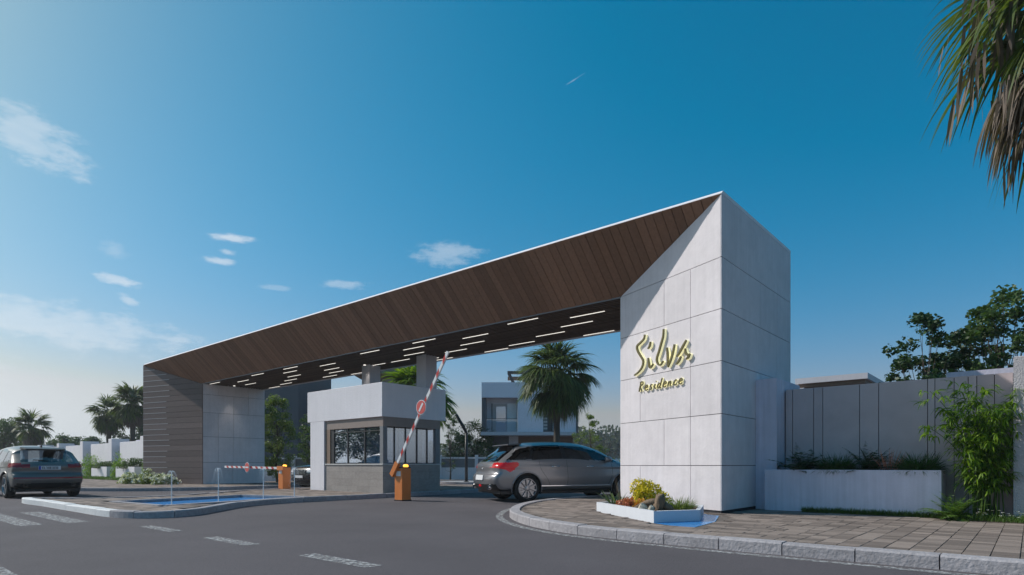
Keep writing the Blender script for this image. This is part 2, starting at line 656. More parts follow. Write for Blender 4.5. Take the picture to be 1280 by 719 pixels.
def offset_path(path, d, closed=False):
    n = len(path)
    out = []
    for i, p in enumerate(path):
        a = path[(i - 1) % n] if closed else path[max(i - 1, 0)]
        b = path[(i + 1) % n] if closed else path[min(i + 1, n - 1)]
        t = (b - a).normalized()
        out.append(p + Vector((-t.y, t.x)) * d)
    return out


def clip_half(poly, a, b, c):       # keep a*x+b*y<=c
    out = []
    n = len(poly)
    for i in range(n):
        p, q = poly[i], poly[(i + 1) % n]
        dp, dq = a * p[0] + b * p[1] - c, a * q[0] + b * q[1] - c
        if dp <= 0:
            out.append(p)
        if (dp < 0 < dq) or (dq < 0 < dp):
            t = dp / (dp - dq)
            out.append((p[0] + (q[0] - p[0]) * t, p[1] + (q[1] - p[1]) * t))
    return out


# leaf meshes with numpy -------------------------------------------------
def np_mesh(name, V, F, m, parent=None, smooth=False):
    me = bpy.data.meshes.new(name)
    V = np.asarray(V, dtype=np.float32)
    F = np.asarray(F, dtype=np.int32)
    if parent is not None:
        V = V - np.array(parent_loc(parent), dtype=np.float32)
    k = F.shape[1]
    me.vertices.add(len(V))
    me.vertices.foreach_set('co', V.ravel())
    me.loops.add(F.size)
    me.loops.foreach_set('vertex_index', F.ravel())
    me.polygons.add(len(F))
    me.polygons.foreach_set('loop_start', np.arange(0, F.size, k, dtype=np.int32))
    me.polygons.foreach_set('loop_total', np.full(len(F), k, dtype=np.int32))
    if smooth:
        me.polygons.foreach_set('use_smooth', np.ones(len(F), dtype=bool))
    me.update(calc_edges=True)
    me.validate()
    me.materials.append(m)
    o = bpy.data.objects.new(name, me)
    C.objects.link(o)
    if parent is not None:
        o.parent = parent
    return o


def leaf_quads(cent, size, rng, aspect=.5, flat=.0, droop=0.0):
    """diamond leaves at points; flat>0 biases normals upwards"""
    n = len(cent)
    a = rng.normal(size=(n, 3))
    a[:, 2] = a[:, 2] * (1 - flat) - droop
    a /= np.linalg.norm(a, axis=1, keepdims=True)
    b = rng.normal(size=(n, 3))
    b[:, 2] *= (1 - flat)
    b = np.cross(a, b)
    b /= np.linalg.norm(b, axis=1, keepdims=True) + 1e-9
    if flat:
        b = np.cross(np.cross(a, np.array([0, 0, 1.0]) + .6 * (1 - flat) * rng.normal(size=(n, 3))), a) * 0 + b
    s = size * rng.uniform(.6, 1.3, size=(n, 1))
    nn = np.cross(a, b)
    p0 = cent - a * s * .5
    p2 = cent + a * s * .5
    p1 = cent + b * s * aspect * .5 + nn * s * .06
    p3 = cent - b * s * aspect * .5 + nn * s * .06
    V = np.stack([p0, p1, p2, p3], axis=1).reshape(-1, 3)
    F = np.arange(4 * n).reshape(n, 4)
    return V, F


def blades(base, dirs, length, width, rng, seg=4, droop=.6):
    """arching strips: base (n,3), unit dirs (n,3)"""
    n = len(base)
    L = length * np.ones((n, 1)) if np.isscalar(length) else np.asarray(length).reshape(n, 1)
    side = np.cross(dirs, np.array([0, 0, 1.0]) + .35 * rng.normal(size=(n, 3)))
    side /= np.linalg.norm(side, axis=1, keepdims=True) + 1e-9
    rows = []
    p = base.copy()
    d = dirs.copy()
    for i in range(seg + 1):
        t = i / seg
        w = width * (.55 + 1.1 * t if t < .4 else 1 - ((t - .4) / .6) ** 1.6) + width * .04
        rows.append(np.stack([p - side * w * .5, p + side * w * .5], axis=1))
        p = p + d * L / seg
        d = d + np.array([0, 0, -droop / seg * 1.6])
        d /= np.linalg.norm(d, axis=1, keepdims=True)
    V = np.stack(rows, axis=1)                       # n, seg+1, 2, 3
    idx = np.arange(n * (seg + 1) * 2).reshape(n, seg + 1, 2)
    F = np.stack([idx[:, :-1, 0], idx[:, :-1, 1], idx[:, 1:, 1], idx[:, 1:, 0]], axis=-1).reshape(-1, 4)
    return V.reshape(-1, 3), F


def merge(parts):
    Vs, Fs, b = [], [], 0
    for V, F in parts:
        Vs.append(V)
        Fs.append(F + b)
        b += len(V)
    return np.concatenate(Vs), np.concatenate(Fs)


def unit(az, el):
    return np.stack([np.cos(el) * np.cos(az), np.cos(el) * np.sin(az), np.sin(el)], axis=-1)


# ------------------------------------------------------------------ ground, road, pavements
def sheet(name, pts, z, m, kind='structure'):
    o = MB().add([(p[0], p[1], z) for p in pts], [tuple(range(len(pts)))]).build(name, m)
    return tag(o, kind=kind)


sheet('ground', [(-2500, -2500), (2500, -2500), (2500, 2500), (-2500, 2500)], -.02, M_ground)
sheet('road', [G(-160, -14.6)[:2], G(170, -14.6)[:2], G(170, 1)[:2], G(34, 30)[:2], G(34, 62)[:2], G(-14, 62)[:2], G(-14, 3)[:2], G(-160, 3)[:2]], 0.0, M_asph)


def road_mark(u0, u1, v0, v1, label, group):
    o = MB().add([G(u0, v0, .005), G(u1, v0, .005), G(u1, v1, .005), G(u0, v1, .005)], [(0, 1, 2, 3)]).build('road_marking', M_paint)
    return tag(o, label, 'road marking', group)


for uc in (6.14, 3.72, 1.22, -1.25):
    road_mark(uc - .62, uc + .62, -7.41, -7.20, 'worn white centre line dash on the asphalt in front of the gate', 'centre line dashes')
for i in range(5):
    v = -7.85 - .66 * i
    road_mark(8.3 - .2 * (i > 2), 11.9, v - .17, v + .17, 'worn white zebra crossing stripe on the road beside the fountain island', 'zebra crossing stripes')
road_mark(2.5, 3.6, -10.0, -9.7, 'worn white stripe on the road away from the centre line', None)

KERB = .20


def kerb_run(path, parent, m, step=.72, h=.135, closed=False, side=1, paint=None, w=KERB):
    """kerb stones along a resampled path (uv); stones lie on the inner side"""
    pts = catmull(path, step / 6, closed)
    inner = offset_path(pts, side * w, closed)
    ch = .018
    n = len(pts)
    k = 0
    rnd = random.Random(5)
    seg_i = list(range(0, n - (0 if closed else 1), 6))
    for a in seg_i:
        b = min(a + 6, n if closed else n - 1)
        if b - a < 2:
            continue
        mb = MB()
        out, inn = [], []
        for i in range(a, b + 1):
            out.append(pts[i % n])
            inn.append(inner[i % n])
        g = .006

        def trim(q):
            q = [p.copy() for p in q]
            q[0] = q[0] + (q[1] - q[0]).normalized() * g
            q[-1] = q[-1] + (q[-2] - q[-1]).normalized() * g
            return q
        out, inn = trim(out), trim(inn)
        hh = h + rnd.uniform(-.006, .006)
        prof = []
        for o_, i_ in zip(out, inn):
            d = (i_ - o_).normalized() * ch
            prof.append([G(o_.x, o_.y, -.01), G(o_.x, o_.y, hh - ch), G(o_.x + d.x, o_.y + d.y, hh), G(i_.x, i_.y, hh), G(i_.x, i_.y, -.01)])
        vs_ = [p for r_ in prof for p in r_]
        fs = []
        for i in range(len(prof) - 1):
            for j in range(4):
                fs.append((i * 5 + j, i * 5 + j + 1, (i + 1) * 5 + j + 1, (i + 1) * 5 + j))
        fs.append((0, 1, 2, 3, 4))
        e = (len(prof) - 1) * 5
        fs.append((e, e + 1, e + 2, e + 3, e + 4))
        mb.add(vs_, fs)
        mm = m
        if paint and paint(out[len(out) // 2]):
            mm = M_kerbw
        o = mb.build('kerb_stone', mm, parent)
        k += 1
    return pts, inner


def lay_pavers(parent, region, cam_uv, holes, bounds, maxn=300, cell=(.42, .42), seed=1, zone=None):
    """pavers in small basket modules; the nearest maxn are single objects, the rest one field"""
    rnd = random.Random(seed)
    u0, u1, v0, v1 = bounds
    cells = []
    cu, cv = cell
    nu, nv = int((u1 - u0) / cu), int((v1 - v0) / cv)
    v = v0
    row = 0
    while v < v1:
        hv = rnd.choice((.13, .26, .26, .13, .2))
        u = u0 - rnd.random() * cu
        while u < u1:
            lu = cu * rnd.choice((.5, .75, 1.0, 1.0)) if (zone is None or zone(u, v)) else cu * .62
            if zone is not None and not zone(u, v):
                u = round(u / (cu * .62)) * cu * .62
            if hv > .2 and rnd.random() < .35:
                cells.append((u, u + lu, v, v + hv / 2))
                cells.append((u, u + lu, v + hv / 2, v + hv))
            else:
                cells.append((u, u + lu, v, v + hv))
            u += lu
        v += hv
    keep = []
    for (a, b, c, d) in cells:
        cs = [(a, c), (b, c), (b, d), (a, d)]
        if not all(inside(p, region) for p in cs):
            continue
        ct = ((a + b) / 2, (c + d) / 2)
        if any(inside(p, h_) for h_ in holes for p in cs):
            continue
        w = G(*ct)
        vis = w.y > 0.5 and abs(w.x) < w.y * .86
        keep.append(((0 if vis else 1e4) + w.length, a, b, c, d))
    keep.sort()
    g = .0035
    field = MB()
    for k, (_, a, b, c, d) in enumerate(keep):
        z = .120 + rnd.uniform(-.003, .003)
        if k < maxn:
            MB().gbox(a + g, b - g, c + g, d - g, .05, z, .0025).build('paver', M_paver, parent)
        else:
            field.gbox(a + g, b - g, c + g, d - g, .05, z)
    if field.v:
        o = field.build('paver_field', M_paver_s, parent, recalc=True)
        tag(o, kind='stuff')


def slab(name, region, z0, z1, m, parent=None):
    pts = [G(p[0], p[1], z0) for p in region]
    o = MB().prism(pts, (0, 0, z1 - z0)).build(name, m, parent)
    return o


# right-hand pavement
path_r = [(-26, -3.87), (-10, -3.87), (-3, -3.87), (-1, -3.86), (.6, -3.70), (1.67, -3.32), (2.6, -2.74), (3.4, -2.02), (4.15, -1.05), (4.7, -.1), (5.1, .9), (5.35, 2.3), (5.42, 4), (5.42, 12)]
pav_r = tag(thing('pavement', None, None, G(0, 0, 0)), kind='structure')
pts, inn = kerb_run(path_r, pav_r, M_kerb, side=1)
reg_r = [(p.x, p.y) for p in offset_path(pts, .16)] + [(2.9, 12), (2.9, 4.2), (0, 4.2), (0, 2.5), (-26, 2.5)]
basin = [(2.12, -.72), (2.05, -.94), (.2, -2.28), (.10, -2.42), (-.66, -2.82), (-.52, -1.58), (-.12, -.42), (.6, -.02), (2.3, .66)]
slab('paving_bed', reg_r, -.015, .105, M_bed, pav_r)
lay_pavers(pav_r, reg_r, (-4, -11), [basin, [(-.02, -.02), (-.02, 4.2), (2.8, 4.2), (2.83, 1.14)]], (-12.6, 5.4, -3.75, 2.3), 300, (.36, .42), 3,
           zone=lambda u, v: u > -2.0 + .35 * math.sin(v * 3))
# strip of worn paint round the kerb
mb = MB()
o1 = [p for p in offset_path(pts, -.13)]
o2 = [p for p in offset_path(pts, -.27)]
vs_, fs = [], []
for a, b in zip(o1, o2):
    vs_ += [G(a.x, a.y, .005), G(b.x, b.y, .005)]
for i in range(len(o1) - 1):
    fs.append((2 * i, 2 * i + 1, 2 * i + 3, 2 * i + 2))
tag(mb.add(vs_, fs).build('road_marking', M_paint), 'worn white edge line curving along the grey kerb of the gate pavement', 'road marking')

# fountain island with the booth on it
path_i = [(16.4, -7.15), (14, -7.17), (11, -7.17), (9.4, -7.15), (8.55, -6.95), (8.2, -6.5), (8.3, -5.95), (9.0, -5.2), (10.0, -4.15), (10.55, -3.05), (10.72, -1.65), (10.8, .4), (11.0, 2.2), (11.15, 4),
          (11.4, 6.5), (12.3, 8.6), (15, 9.3), (17.2, 8.3), (17.75, 5), (17.6, 1.5), (16.8, -1), (15.4, -3), (14.7, -4.6), (15.0, -5.9), (16.2, -6.7)]
isl = tag(thing('traffic_island', None, None, G(12, -3, 0)), kind='structure')
pts_i, inn_i = kerb_run(path_i, isl, M_kerb, closed=True, side=-1, paint=lambda p: p.y < -6.9 and p.x > 9.2)  # straight front run gets the whiter kerb material, the rest grey
if not inside((12, -5), [(p.x, p.y) for p in inn_i]):
    pass
reg_i = [(p.x, p.y) for p in offset_path(pts_i, -.16, True)]
pool = [(12.75, -6.05), (10.15, -5.85), (11.25, -1.75), (13.55, -2.5)]
slab('paving_bed', reg_i, -.015, .045, M_bed, isl)
lay_pavers(isl, reg_i, (-4, -11), [pool, [(11.5, 1.1), (15.95, 1.1), (15.95, 3.9), (11.5, 3.9)]], (8.0, 17.8, -7.1, 9.2), 300, (.5, .5), 8, zone=None)

# left-hand pavement
path_l = [(20.6, 16), (20.6, 6), (20.6, 2), (20.75, 0), (21.25, -1.6), (22.3, -2.95), (23.9, -4.05), (25.6, -4.6), (27.5, -4.8), (34, -4.85), (60, -4.85), (110, -4.85)]
pav_l = tag(thing('pavement', None, None, G(30, 0, 0)), kind='structure')
pts_l, inn_l = kerb_run(path_l, pav_l, M_kerb, step=1.4, side=1)
_t = [(p.x, p.y) for p in offset_path(pts_l, .16)]
reg_l = _t + [(110, 3.4), (29.3, 3.4), (29.3, 16), (23, 16)]
slab('paving_bed', reg_l, -.015, .09, M_bed, pav_l)
lay_pavers(pav_l, reg_l, (-4, -11), [], (20.6, 60, -4.7, 3.2), 120, (.9, .9), 4)

# ------------------------------------------------------------------ the entrance gate
UR, UL0, UL1, DV, BV = 2.81, 25.2, 29.3, 4.2, 1.16      # inner right, inner left, outer left, depth, splay
ZT, ZS = 6.0, 4.84
gate = thing('entrance_gate', 'wide pale concrete entrance gate with brown plank fascia spanning both lanes', 'gate', G(1.4, 2, .12))


def face_panels(parent, o, d, rows, n, m, th=.03, gap=.012, name='panel'):
    """rows: list of (z0, z1, [s boundaries]) on the vertical plane through uv point o along unit d; n = outward unit (uv)"""
    for z0, z1, cuts in rows:
        for a, b in zip(cuts, cuts[1:]):
            g = gap / 2
            q = [(a + g, z0 + g), (b - g, z0 + g), (b - g, z1 - g), (a + g, z1 - g)]
            pp = [G(o[0] + d[0] * s, o[1] + d[1] * s, z) for s, z in q]
            off = G(n[0] * th, n[1] * th) - G(0, 0)
            MB().prism(pp, off).build(name, m, parent)


ROWS = [.16, 1.0, 1.956, 2.93, 3.89, 4.84]
core_r = MB().prism([G(.03, .06, .12), G(UR, BV + .03, .12), G(UR - .03, DV - .03, .12), G(.03, DV - .03, .12)], (0, 0, ZS - .12))
pier = core_r.build('pier', M_core, gate)
# the block over the splayed jamb, right of the fascia
MB().gbox(.03, .12, .12, DV - .03, ZS, ZT - .02).build('pier_head', M_core, pier)
LS = math.hypot(UR, BV)
ds = (UR / LS, BV / LS)
ns = (BV / LS, -UR / LS)
o_s = (-ns[0] * .03, -ns[1] * .03)
face_panels(pier, o_s, ds, [(ROWS[0], ROWS[1], [0, .80, 2.33, LS]), (ROWS[1], ROWS[2], [0, .80, 1.56, LS]), (ROWS[2], ROWS[3], [0, .80, 2.33, LS]),
                            (ROWS[3], ROWS[4], [0, .80, LS]), (ROWS[4], ROWS[5], [0, .80, 1.56, LS])], ns, M_conc)
# triangular top panel
pp = [G(o_s[0] + ds[0] * s, o_s[1] + ds[1] * s, z) for s, z in ((.008, ZS + .006), (LS - .02, ZS + .006), (.008, ZT))]
MB().prism(pp, G(ns[0] * .03, ns[1] * .03) - G(0, 0)).build('panel', M_conc, pier)
# right side of the pier
face_panels(pier, (.03, .0), (0, 1), [(ROWS[0], ROWS[1], [0, 1.8, 3.2, DV]), (ROWS[1], ROWS[2], [0, 1.79, DV]), (ROWS[2], ROWS[3], [0, 2.08, 3.19, DV]), (ROWS[3], ROWS[4], [0, 3.19, DV]),
                                      (ROWS[4], ROWS[5], [0, 2.08, 3.19, DV]), (ROWS[5], ZT, [0, DV])], (-1, 0), M_conc)
face_panels(pier, (0, DV - .03), (1, 0), [(a, b, [.03, 1.4, UR]) for a, b in zip(ROWS, ROWS[1:])], (0, 1), M_conc)
face_panels(pier, (UR - .03, BV), (0, 1), [(a, b, [.04, 1.5, DV - BV]) for a, b in zip(ROWS, ROWS[1:])], (1, 0), M_conc)
MB().prism([G(.02, .03, .1), G(UR - .02, BV + .01, .1), G(UR - .02, DV - .05, .1), G(.02, DV - .05, .1)], (0, 0, .058)).build('plinth', M_plinth, pier)

# left pier: boards on the splayed face, concrete inside
pierl = MB().prism([G(UL1 - .03, .06, .06), G(UL0 + .03, BV + .03, .06), G(UL0 + .03, DV - .03, .06), G(UL1 - .03, DV - .03, .06)], (0, 0, ZS - .06)).build('pier', M_core, gate)
MB().gbox(UL1 - .12, UL1 - .03, .12, DV - .03, ZS, ZT - .02).build('pier_head', M_core, pierl)
LL = math.hypot(UL1 - UL0, BV)
dl = (-(UL1 - UL0) / LL, BV / LL)
nl = (-BV / LL, -(UL1 - UL0) / LL)
ol = (UL1 - nl[0] * .035, -nl[1] * .035)
nb = 22
rndb = random.Random(4)
for i in range(nb):
    z0, z1 = .10 + (ZT - .12) * i / nb, .10 + (ZT - .12) * (i + 1) / nb
    q = [(0, z0 + .006), (LL, z0 + .006), (LL, z1 - .006), (0, z1 - .006)]
    q = clip_half(q, (ZT - ZS) / LL, 1, ZT - .015)
    if len(q) < 3:
        continue
    pp = [G(ol[0] + dl[0] * s, ol[1] + dl[1] * s, z) for s, z in q]
    MB().prism(pp, G(nl[0] * .035, nl[1] * .035) - G(0, 0)).build('board', M_cladb, pierl)
    if i > 0:
        ln = LL * (.42 + rndb.uniform(-.03, .05))
        q = [(.01, z0 - .015), (ln, z0 - .015), (ln, z0 + .008), (.01, z0 + .008)]
        q = clip_half(q, (ZT - ZS) / LL, 1, ZT - .05)
        if len(q) > 2:
            pp = [G(ol[0] + dl[0] * s + nl[0] * .034, ol[1] + dl[1] * s + nl[1] * .034, z) for s, z in q]
            MB().prism(pp, G(nl[0] * .006, nl[1] * .006) - G(0, 0)).build('pale_strip', M_strip, pierl)  # thin pale strip over the board joint, outer part of the face
face_panels(pierl, (UL0 + .03, BV), (0, 1), [(.12, 1.15, [.03, 1.42, DV - BV]), (1.15, 2.36, [.03, .73, 1.47, DV - BV]), (2.36, 3.5, [.03, .73, 1.47, DV - BV]), (3.5, 4.35, [.03, 1.47, 2.2, DV - BV]), (4.35, ZS, [.03, .73, 2.2, DV - BV])], (-1, 0), M_conc)
face_panels(pierl, (UL1 - .03, .0), (0, 1), [(a, b, [.04, 1.6, 3.0, DV]) for a, b in zip(ROWS + [], ROWS[1:] + [ZT])], (1, 0), M_conc)
face_panels(pierl, (UL0, DV - .03), (1, 0), [(a, b, [.03, 2.0, UL1 - UL0]) for a, b in zip(ROWS, ROWS[1:])], (0, 1), M_conc)

# roof slab with a thin white edge
roof = MB().prism([G(0, v, z) for v, z in ((0, ZT + .002), (0, ZT + .012), (.075, ZT + .075), (DV, ZT + .075), (DV, ZT + .002))], G(UL1, 0) - G(0, 0)).build('roof', M_plaster, gate)
MB().gbox(.13, UL1 - .13, DV - .12, DV, ZS - .02, ZT).build('rear_fascia', M_conc, roof)
# sloping fascia: planks from the front edge down to the soffit edge
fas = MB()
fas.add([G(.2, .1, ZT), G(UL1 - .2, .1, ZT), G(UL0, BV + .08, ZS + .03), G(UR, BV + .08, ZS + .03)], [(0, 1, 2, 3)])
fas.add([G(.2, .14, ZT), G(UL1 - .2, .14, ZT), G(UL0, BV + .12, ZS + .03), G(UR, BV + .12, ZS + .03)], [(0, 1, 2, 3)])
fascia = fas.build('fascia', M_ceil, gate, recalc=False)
nsl = Vector((0, 0, 0)) + (G(0, 1) - G(0, 0)) * (-(ZT - ZS)) + Vector((0, 0, -BV))
nsl.normalize()
npk = 146
for i in range(npk):
    a, b = UL1 * i / npk + .006, UL1 * (i + 1) / npk - .006
    q = [(a, 0), (b, 0), (b, 1), (a, 1)]
    q = clip_half(q, -1, UR, 0)                 # u >= UR*w
    q = clip_half(q, 1, (UL1 - UL0), UL1)       # u <= UL1-(UL1-UL0)*w
    if len(q) < 3:
        continue
    dz = random.Random(i).uniform(0, .008)
    pp = [G(u, BV * w, ZT - (ZT - ZS) * w) - nsl * (.03 - dz) for u, w in q]
    MB().prism(pp, nsl * .03).build('plank', M_wood, fascia)
# soffit: slats along the span, cross battens, void above
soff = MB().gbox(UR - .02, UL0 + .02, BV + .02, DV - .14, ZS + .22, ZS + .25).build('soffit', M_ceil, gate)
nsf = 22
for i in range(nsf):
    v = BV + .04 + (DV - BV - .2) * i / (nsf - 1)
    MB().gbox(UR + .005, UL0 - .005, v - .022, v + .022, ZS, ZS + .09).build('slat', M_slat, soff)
k = 0
u = UR + .2
while u < UL0:
    MB().gbox(u - .018, u + .018, BV + .03, DV - .15, ZS + .10, ZS + .17).build('batten', M_slat, soff)
    u += .28
MB().gbox(UR, UL0, BV - .012, BV + .012, ZS - .02, ZS + .03).build('edge_trim', M_gframe, soff)
LED = {1.45: (5.95, 9.9, 12.65, 17.8, 20.45, 24.55), 1.97: (4.25, 8.2, 11.0, 16.0, 18.75, 22.85), 2.66: (5.05, 9.0, 11.8, 16.8, 19.65, 23.55),
       3.2: (6.35, 10.3, 13.2, 20.9, 14.6, 17.3), 3.7: (7.85, 18.55, 22.2, 12.2), 4.0: (9.2, 5.2, 11.8, 23.85, 16.9)}
for v, us in LED.items():
    for uc in us:
        MB().gbox(uc - .52, uc + .52, v - .015, v + .015, ZS - .010, ZS + .0).build('light_strip', M_led, soff)
# columns from the booth roof to the soffit
for (uc, vc) in ((11.87, 3.3), (15.09, 3.3)):
    MB().gbox(uc - .25, uc + .25, vc - .25, vc + .25, 3.66, ZS + .1, .01).build('column', M_col, gate)
# small downlights in the soffit
for (uc, vc, e) in ((24.75, 2.45, 26), (14.95, 2.9, 16)):
    MB().lathe([(.05, 0), (.05, .02), (.035, .03)], G(uc, vc, ZS - .03), (0, 0, 1), 12).build('downlight', M_led, soff)
    sp = bpy.data.lights.new('downlight_lamp', 'SPOT')
    sp.energy = e
    sp.spot_size = R(62)
    sp.spot_blend = .8
    sp.color = (1, .93, .82)
    sp.shadow_soft_size = .05
    so = bpy.data.objects.new('downlight_lamp', sp)
    so.location = G(uc, vc, ZS - .05) - parent_loc(soff)
    so.parent = soff
    C.objects.link(so)

# ------------------------------------------------------------------ lettering on the splayed jamb
def FP(s, z, out):
    return G(ds[0] * s + ns[0] * out, ds[1] * s + ns[1] * out, z)


def ribbon(mb, pts, w0, w1, out0, out1, taper=True):
    """a brush stroke of the sign: flat ribbon solid between two distances from the wall"""
    P = catmull([Vector((a, b)) for a, b in pts], .03)
    n = len(P)
    L_, R_ = [], []
    for i, p in enumerate(P):
        t = (P[min(i + 1, n - 1)] - P[max(i - 1, 0)]).normalized()
        nn = Vector((-t.y, t.x))
        f = i / (n - 1)
        w = w0 + (w1 - w0) * math.sin(math.pi * (.12 + .82 * f)) ** .8
        L_.append(p + nn * w / 2)
        R_.append(p - nn * w / 2)
    vs_ = []
    for a, b in zip(L_, R_):
        vs_ += [FP(a.x, a.y, out0), FP(b.x, b.y, out0), FP(b.x, b.y, out1), FP(a.x, a.y, out1)]
    fs = [(0, 1, 2, 3), tuple(4 * (n - 1) + i for i in range(4))]
    for i in range(n - 1):
        for j in range(4):
            k_ = (j + 1) % 4
            fs.append((4 * i + j, 4 * i + k_, 4 * i + 4 + k_, 4 * i + 4 + j))
    mb.add(vs_, fs)


SILVA = [('letter', [[(2.104, 3.804), (2.13, 3.721), (2.264, 3.649), (2.362, 3.598), (2.343, 3.503), (2.249, 3.381), (2.16, 3.263), (2.16, 3.179), (2.211, 3.1), (2.309, 3.032), (2.453, 2.978)]]),
         ('letter', [[(1.995, 3.285), (1.966, 3.162), (1.934, 3.075), (1.877, 3.095), (1.828, 3.135)], [(1.916, 3.619), (1.941, 3.537), (1.999, 3.483)]]),
         ('letter', [[(1.507, 3.804), (1.521, 3.658), (1.585, 3.509), (1.653, 3.359), (1.716, 3.229), (1.695, 3.138), (1.609, 3.079), (1.517, 3.148)]]),
         ('letter', [[(1.407, 3.404), (1.387, 3.269), (1.383, 3.136), (1.38, 3.03)], [(1.181, 3.432), (1.226, 3.287), (1.291, 3.14), (1.377, 3.001)]]),
         ('letter', [[(0.849, 3.454), (0.926, 3.369), (1.029, 3.254), (1.111, 3.175)], [(0.997, 3.161), (1.06, 3.078), (1.136, 3.023)], [(0.879, 3.295), (0.867, 3.206), (0.788, 3.132), (0.855, 3.081)], [(0.751, 3.176), (0.788, 3.116), (0.855, 3.081)]])]
sg = thing('name_sign', 'large lit script lettering reading Silva on the pale gate pier', 'sign', FP(1.6, 3.0, .01))
for nm, strokes in SILVA:
    l_ = None
    for st in strokes:
        back, front = MB(), MB()
        ribbon(back, st, .030, .070, -.005, .045)
        ribbon(front, st, .018, .046, .045, .075)
        l_ = back.build(nm if l_ is None else 'letter_stroke', M_halo, sg)
        front.build('letter_face', M_letter, l_)
GL = {'R': [[(.1, 0), (.22, 1.0)], [(.1, .95), (.5, 1.02), (.55, .72), (.2, .55), (.6, 0)]],
      'e': [[(.08, .26), (.5, .36), (.42, .55), (.2, .5), (.08, .2), (.25, 0), (.55, .12)]],
      's': [[(.5, .5), (.25, .52), (.22, .34), (.42, .2), (.3, .0), (.05, .05)]],
      'i': [[(.2, .5), (.12, .1), (.25, .02), (.4, .1)], [(.27, .72), (.30, .78)]],
      'd': [[(.5, .42), (.3, .52), (.08, .3), (.15, .02), (.4, .12), (.62, 1.0)], [(.42, .2), (.45, 0), (.6, .06)]],
      'n': [[(.12, .5), (.08, 0)], [(.1, .25), (.32, .52), (.45, .4), (.4, .05), (.55, .05)]],
      'c': [[(.5, .45), (.35, .53), (.1, .3), (.18, .02), (.55, .12)]]}
sg2 = thing('name_sign', 'small lit script lettering reading Residence under the larger sign lettering', 'sign', FP(1.6, 2.62, .01))
x = 2.34
for ch in 'Residence':
    adv = {'R': .19, 'd': .17, 'i': .11, 'n': .165}.get(ch, .15)
    for k_, st in enumerate(GL[ch]):
        back, front = MB(), MB()
        H = .20
        pp = [(x - (a * .20 + b * .045), 2.605 + b * H + (2.34 - x) * .010) for a, b in st]
        ribbon(back, pp, .020, .034, -.005, .028)
        ribbon(front, pp, .014, .026, .028, .05)
        l_ = back.build('letter_stroke' if k_ else 'letter', M_halo, sg2)
        front.build('letter_face', M_letter, l_)
    x -= adv

# ------------------------------------------------------------------ guard booth
booth = thing('guard_booth', 'white guard booth with wide windows and stone base between the two lanes', 'booth', G(14.5, 3.2, .1))
B0, B1, BF, BB = 12.36, 16.83, 1.74, 4.42
roofb = MB().gbox(B0 - .0, B1 + .2, BF, BB + .25, 2.67, 3.83, .012).build('parapet', M_plaster, booth)
MB().gbox(15.89, B1, BF + .004, BB, .0, 2.668, .008).build('end_wall', M_plaster, booth)
MB().gbox(B0 + .08, 15.9, BF + .08, BB - .08, .0, .19).build('floor', M_stone, booth)
# stone base, three sides, of cladding slabs
base = MB().gbox(B0 + .04, 15.888, BF + .09, BF + .2, .0, 1.02).build('base_wall', M_core, booth)
MB().gbox(B0 + .04, B0 + .16, BF + .21, BB - .02, .0, 1.02).build('base_wall', M_core, booth)
MB().gbox(B0 + .17, 15.888, BB - .15, BB - .02, .0, 1.02).build('base_wall', M_stone, booth)
rb = random.Random(9)
for r_ in range(4):
    z0, z1 = .02 + .25 * r_, .02 + .25 * (r_ + 1)
    cuts = [B0 + .012]
    while cuts[-1] < 15.5:
        cuts.append(cuts[-1] + rb.uniform(.55, 1.0))
    cuts[-1] = 15.888
    for a, b in zip(cuts, cuts[1:]):
        MB().gbox(a + .0015, b - .0015, BF + .05 - rb.uniform(0, .003), BF + .09, z0 + .0015, z1 - .0015).build('cladding_slab', M_stone, base)
    cuts = [BF + .092]
    while cuts[-1] < BB - .5:
        cuts.append(cuts[-1] + rb.uniform(.5, .9))
    cuts[-1] = BB - .02
    for a, b in zip(cuts, cuts[1:]):
        MB().gbox(B0 + .012 - rb.uniform(0, .003), B0 + .04, a + .0015, b - .0015, z0 + .0015, z1 - .0015).build('cladding_slab', M_stone, base)
MB().gbox(B0 - .01, 15.888, BF + .02, BF + .24, 1.022, 1.065).build('sill', M_sill, booth)
MB().gbox(B0 - .01, B0 + .2, BF + .242, BB, 1.022, 1.065).build('sill', M_sill, booth)
MB().gbox(B0 + .02, 15.888, BF + .06, BF + .2, 2.34, 2.668).build('lintel', M_lintel, booth)
MB().gbox(B0 + .02, B0 + .16, BF + .202, BB, 2.34, 2.668).build('lintel', M_lintel, booth)
MB().gbox(B0 + .2, 15.888, BB - .15, BB - .02, 2.34, 2.668).build('lintel', M_lintel, booth)
MB().gbox(B0 + .02, B0 + .2, BF + .06, BF + .24, 1.066, 2.339, .004).build('corner_post', M_gframe, booth)
MB().gbox(15.57, 15.888, BF + .06, BF + .2, 1.066, 2.339).build('jamb', M_woodjamb, booth)
MB().gbox(B0 + .02, B0 + .16, 4.19, BB - .01, 1.066, 2.339).build('corner_post', M_gframe, booth)
for a, b in ((12.57, 13.45), (13.49, 14.47), (14.51, 15.56)):
    w = MB().gbox(a, b, BF + .115, BF + .13, 1.10, 2.30).build('window_pane', M_glass, booth)
for uc in (13.47, 14.49):
    MB().gbox(uc - .022, uc + .022, BF + .09, BF + .16, 1.066, 2.339).build('mullion', M_frame, booth)
MB().gbox(12.57, 15.57, BF + .09, BF + .16, 2.19, 2.225).build('transom', M_frame, booth)
MB().gbox(15.35, 15.565, BF + .085, BF + .16, 1.066, 2.339).build('window_frame', M_frame, booth)
for a, b in ((1.99, 2.31), (2.35, 2.80), (2.84, 3.32), (3.36, 3.80), (3.84, 4.18)):
    MB().gbox(B0 + .085, B0 + .1, a, b, 1.10, 2.30).build('window_pane', M_glass, booth)
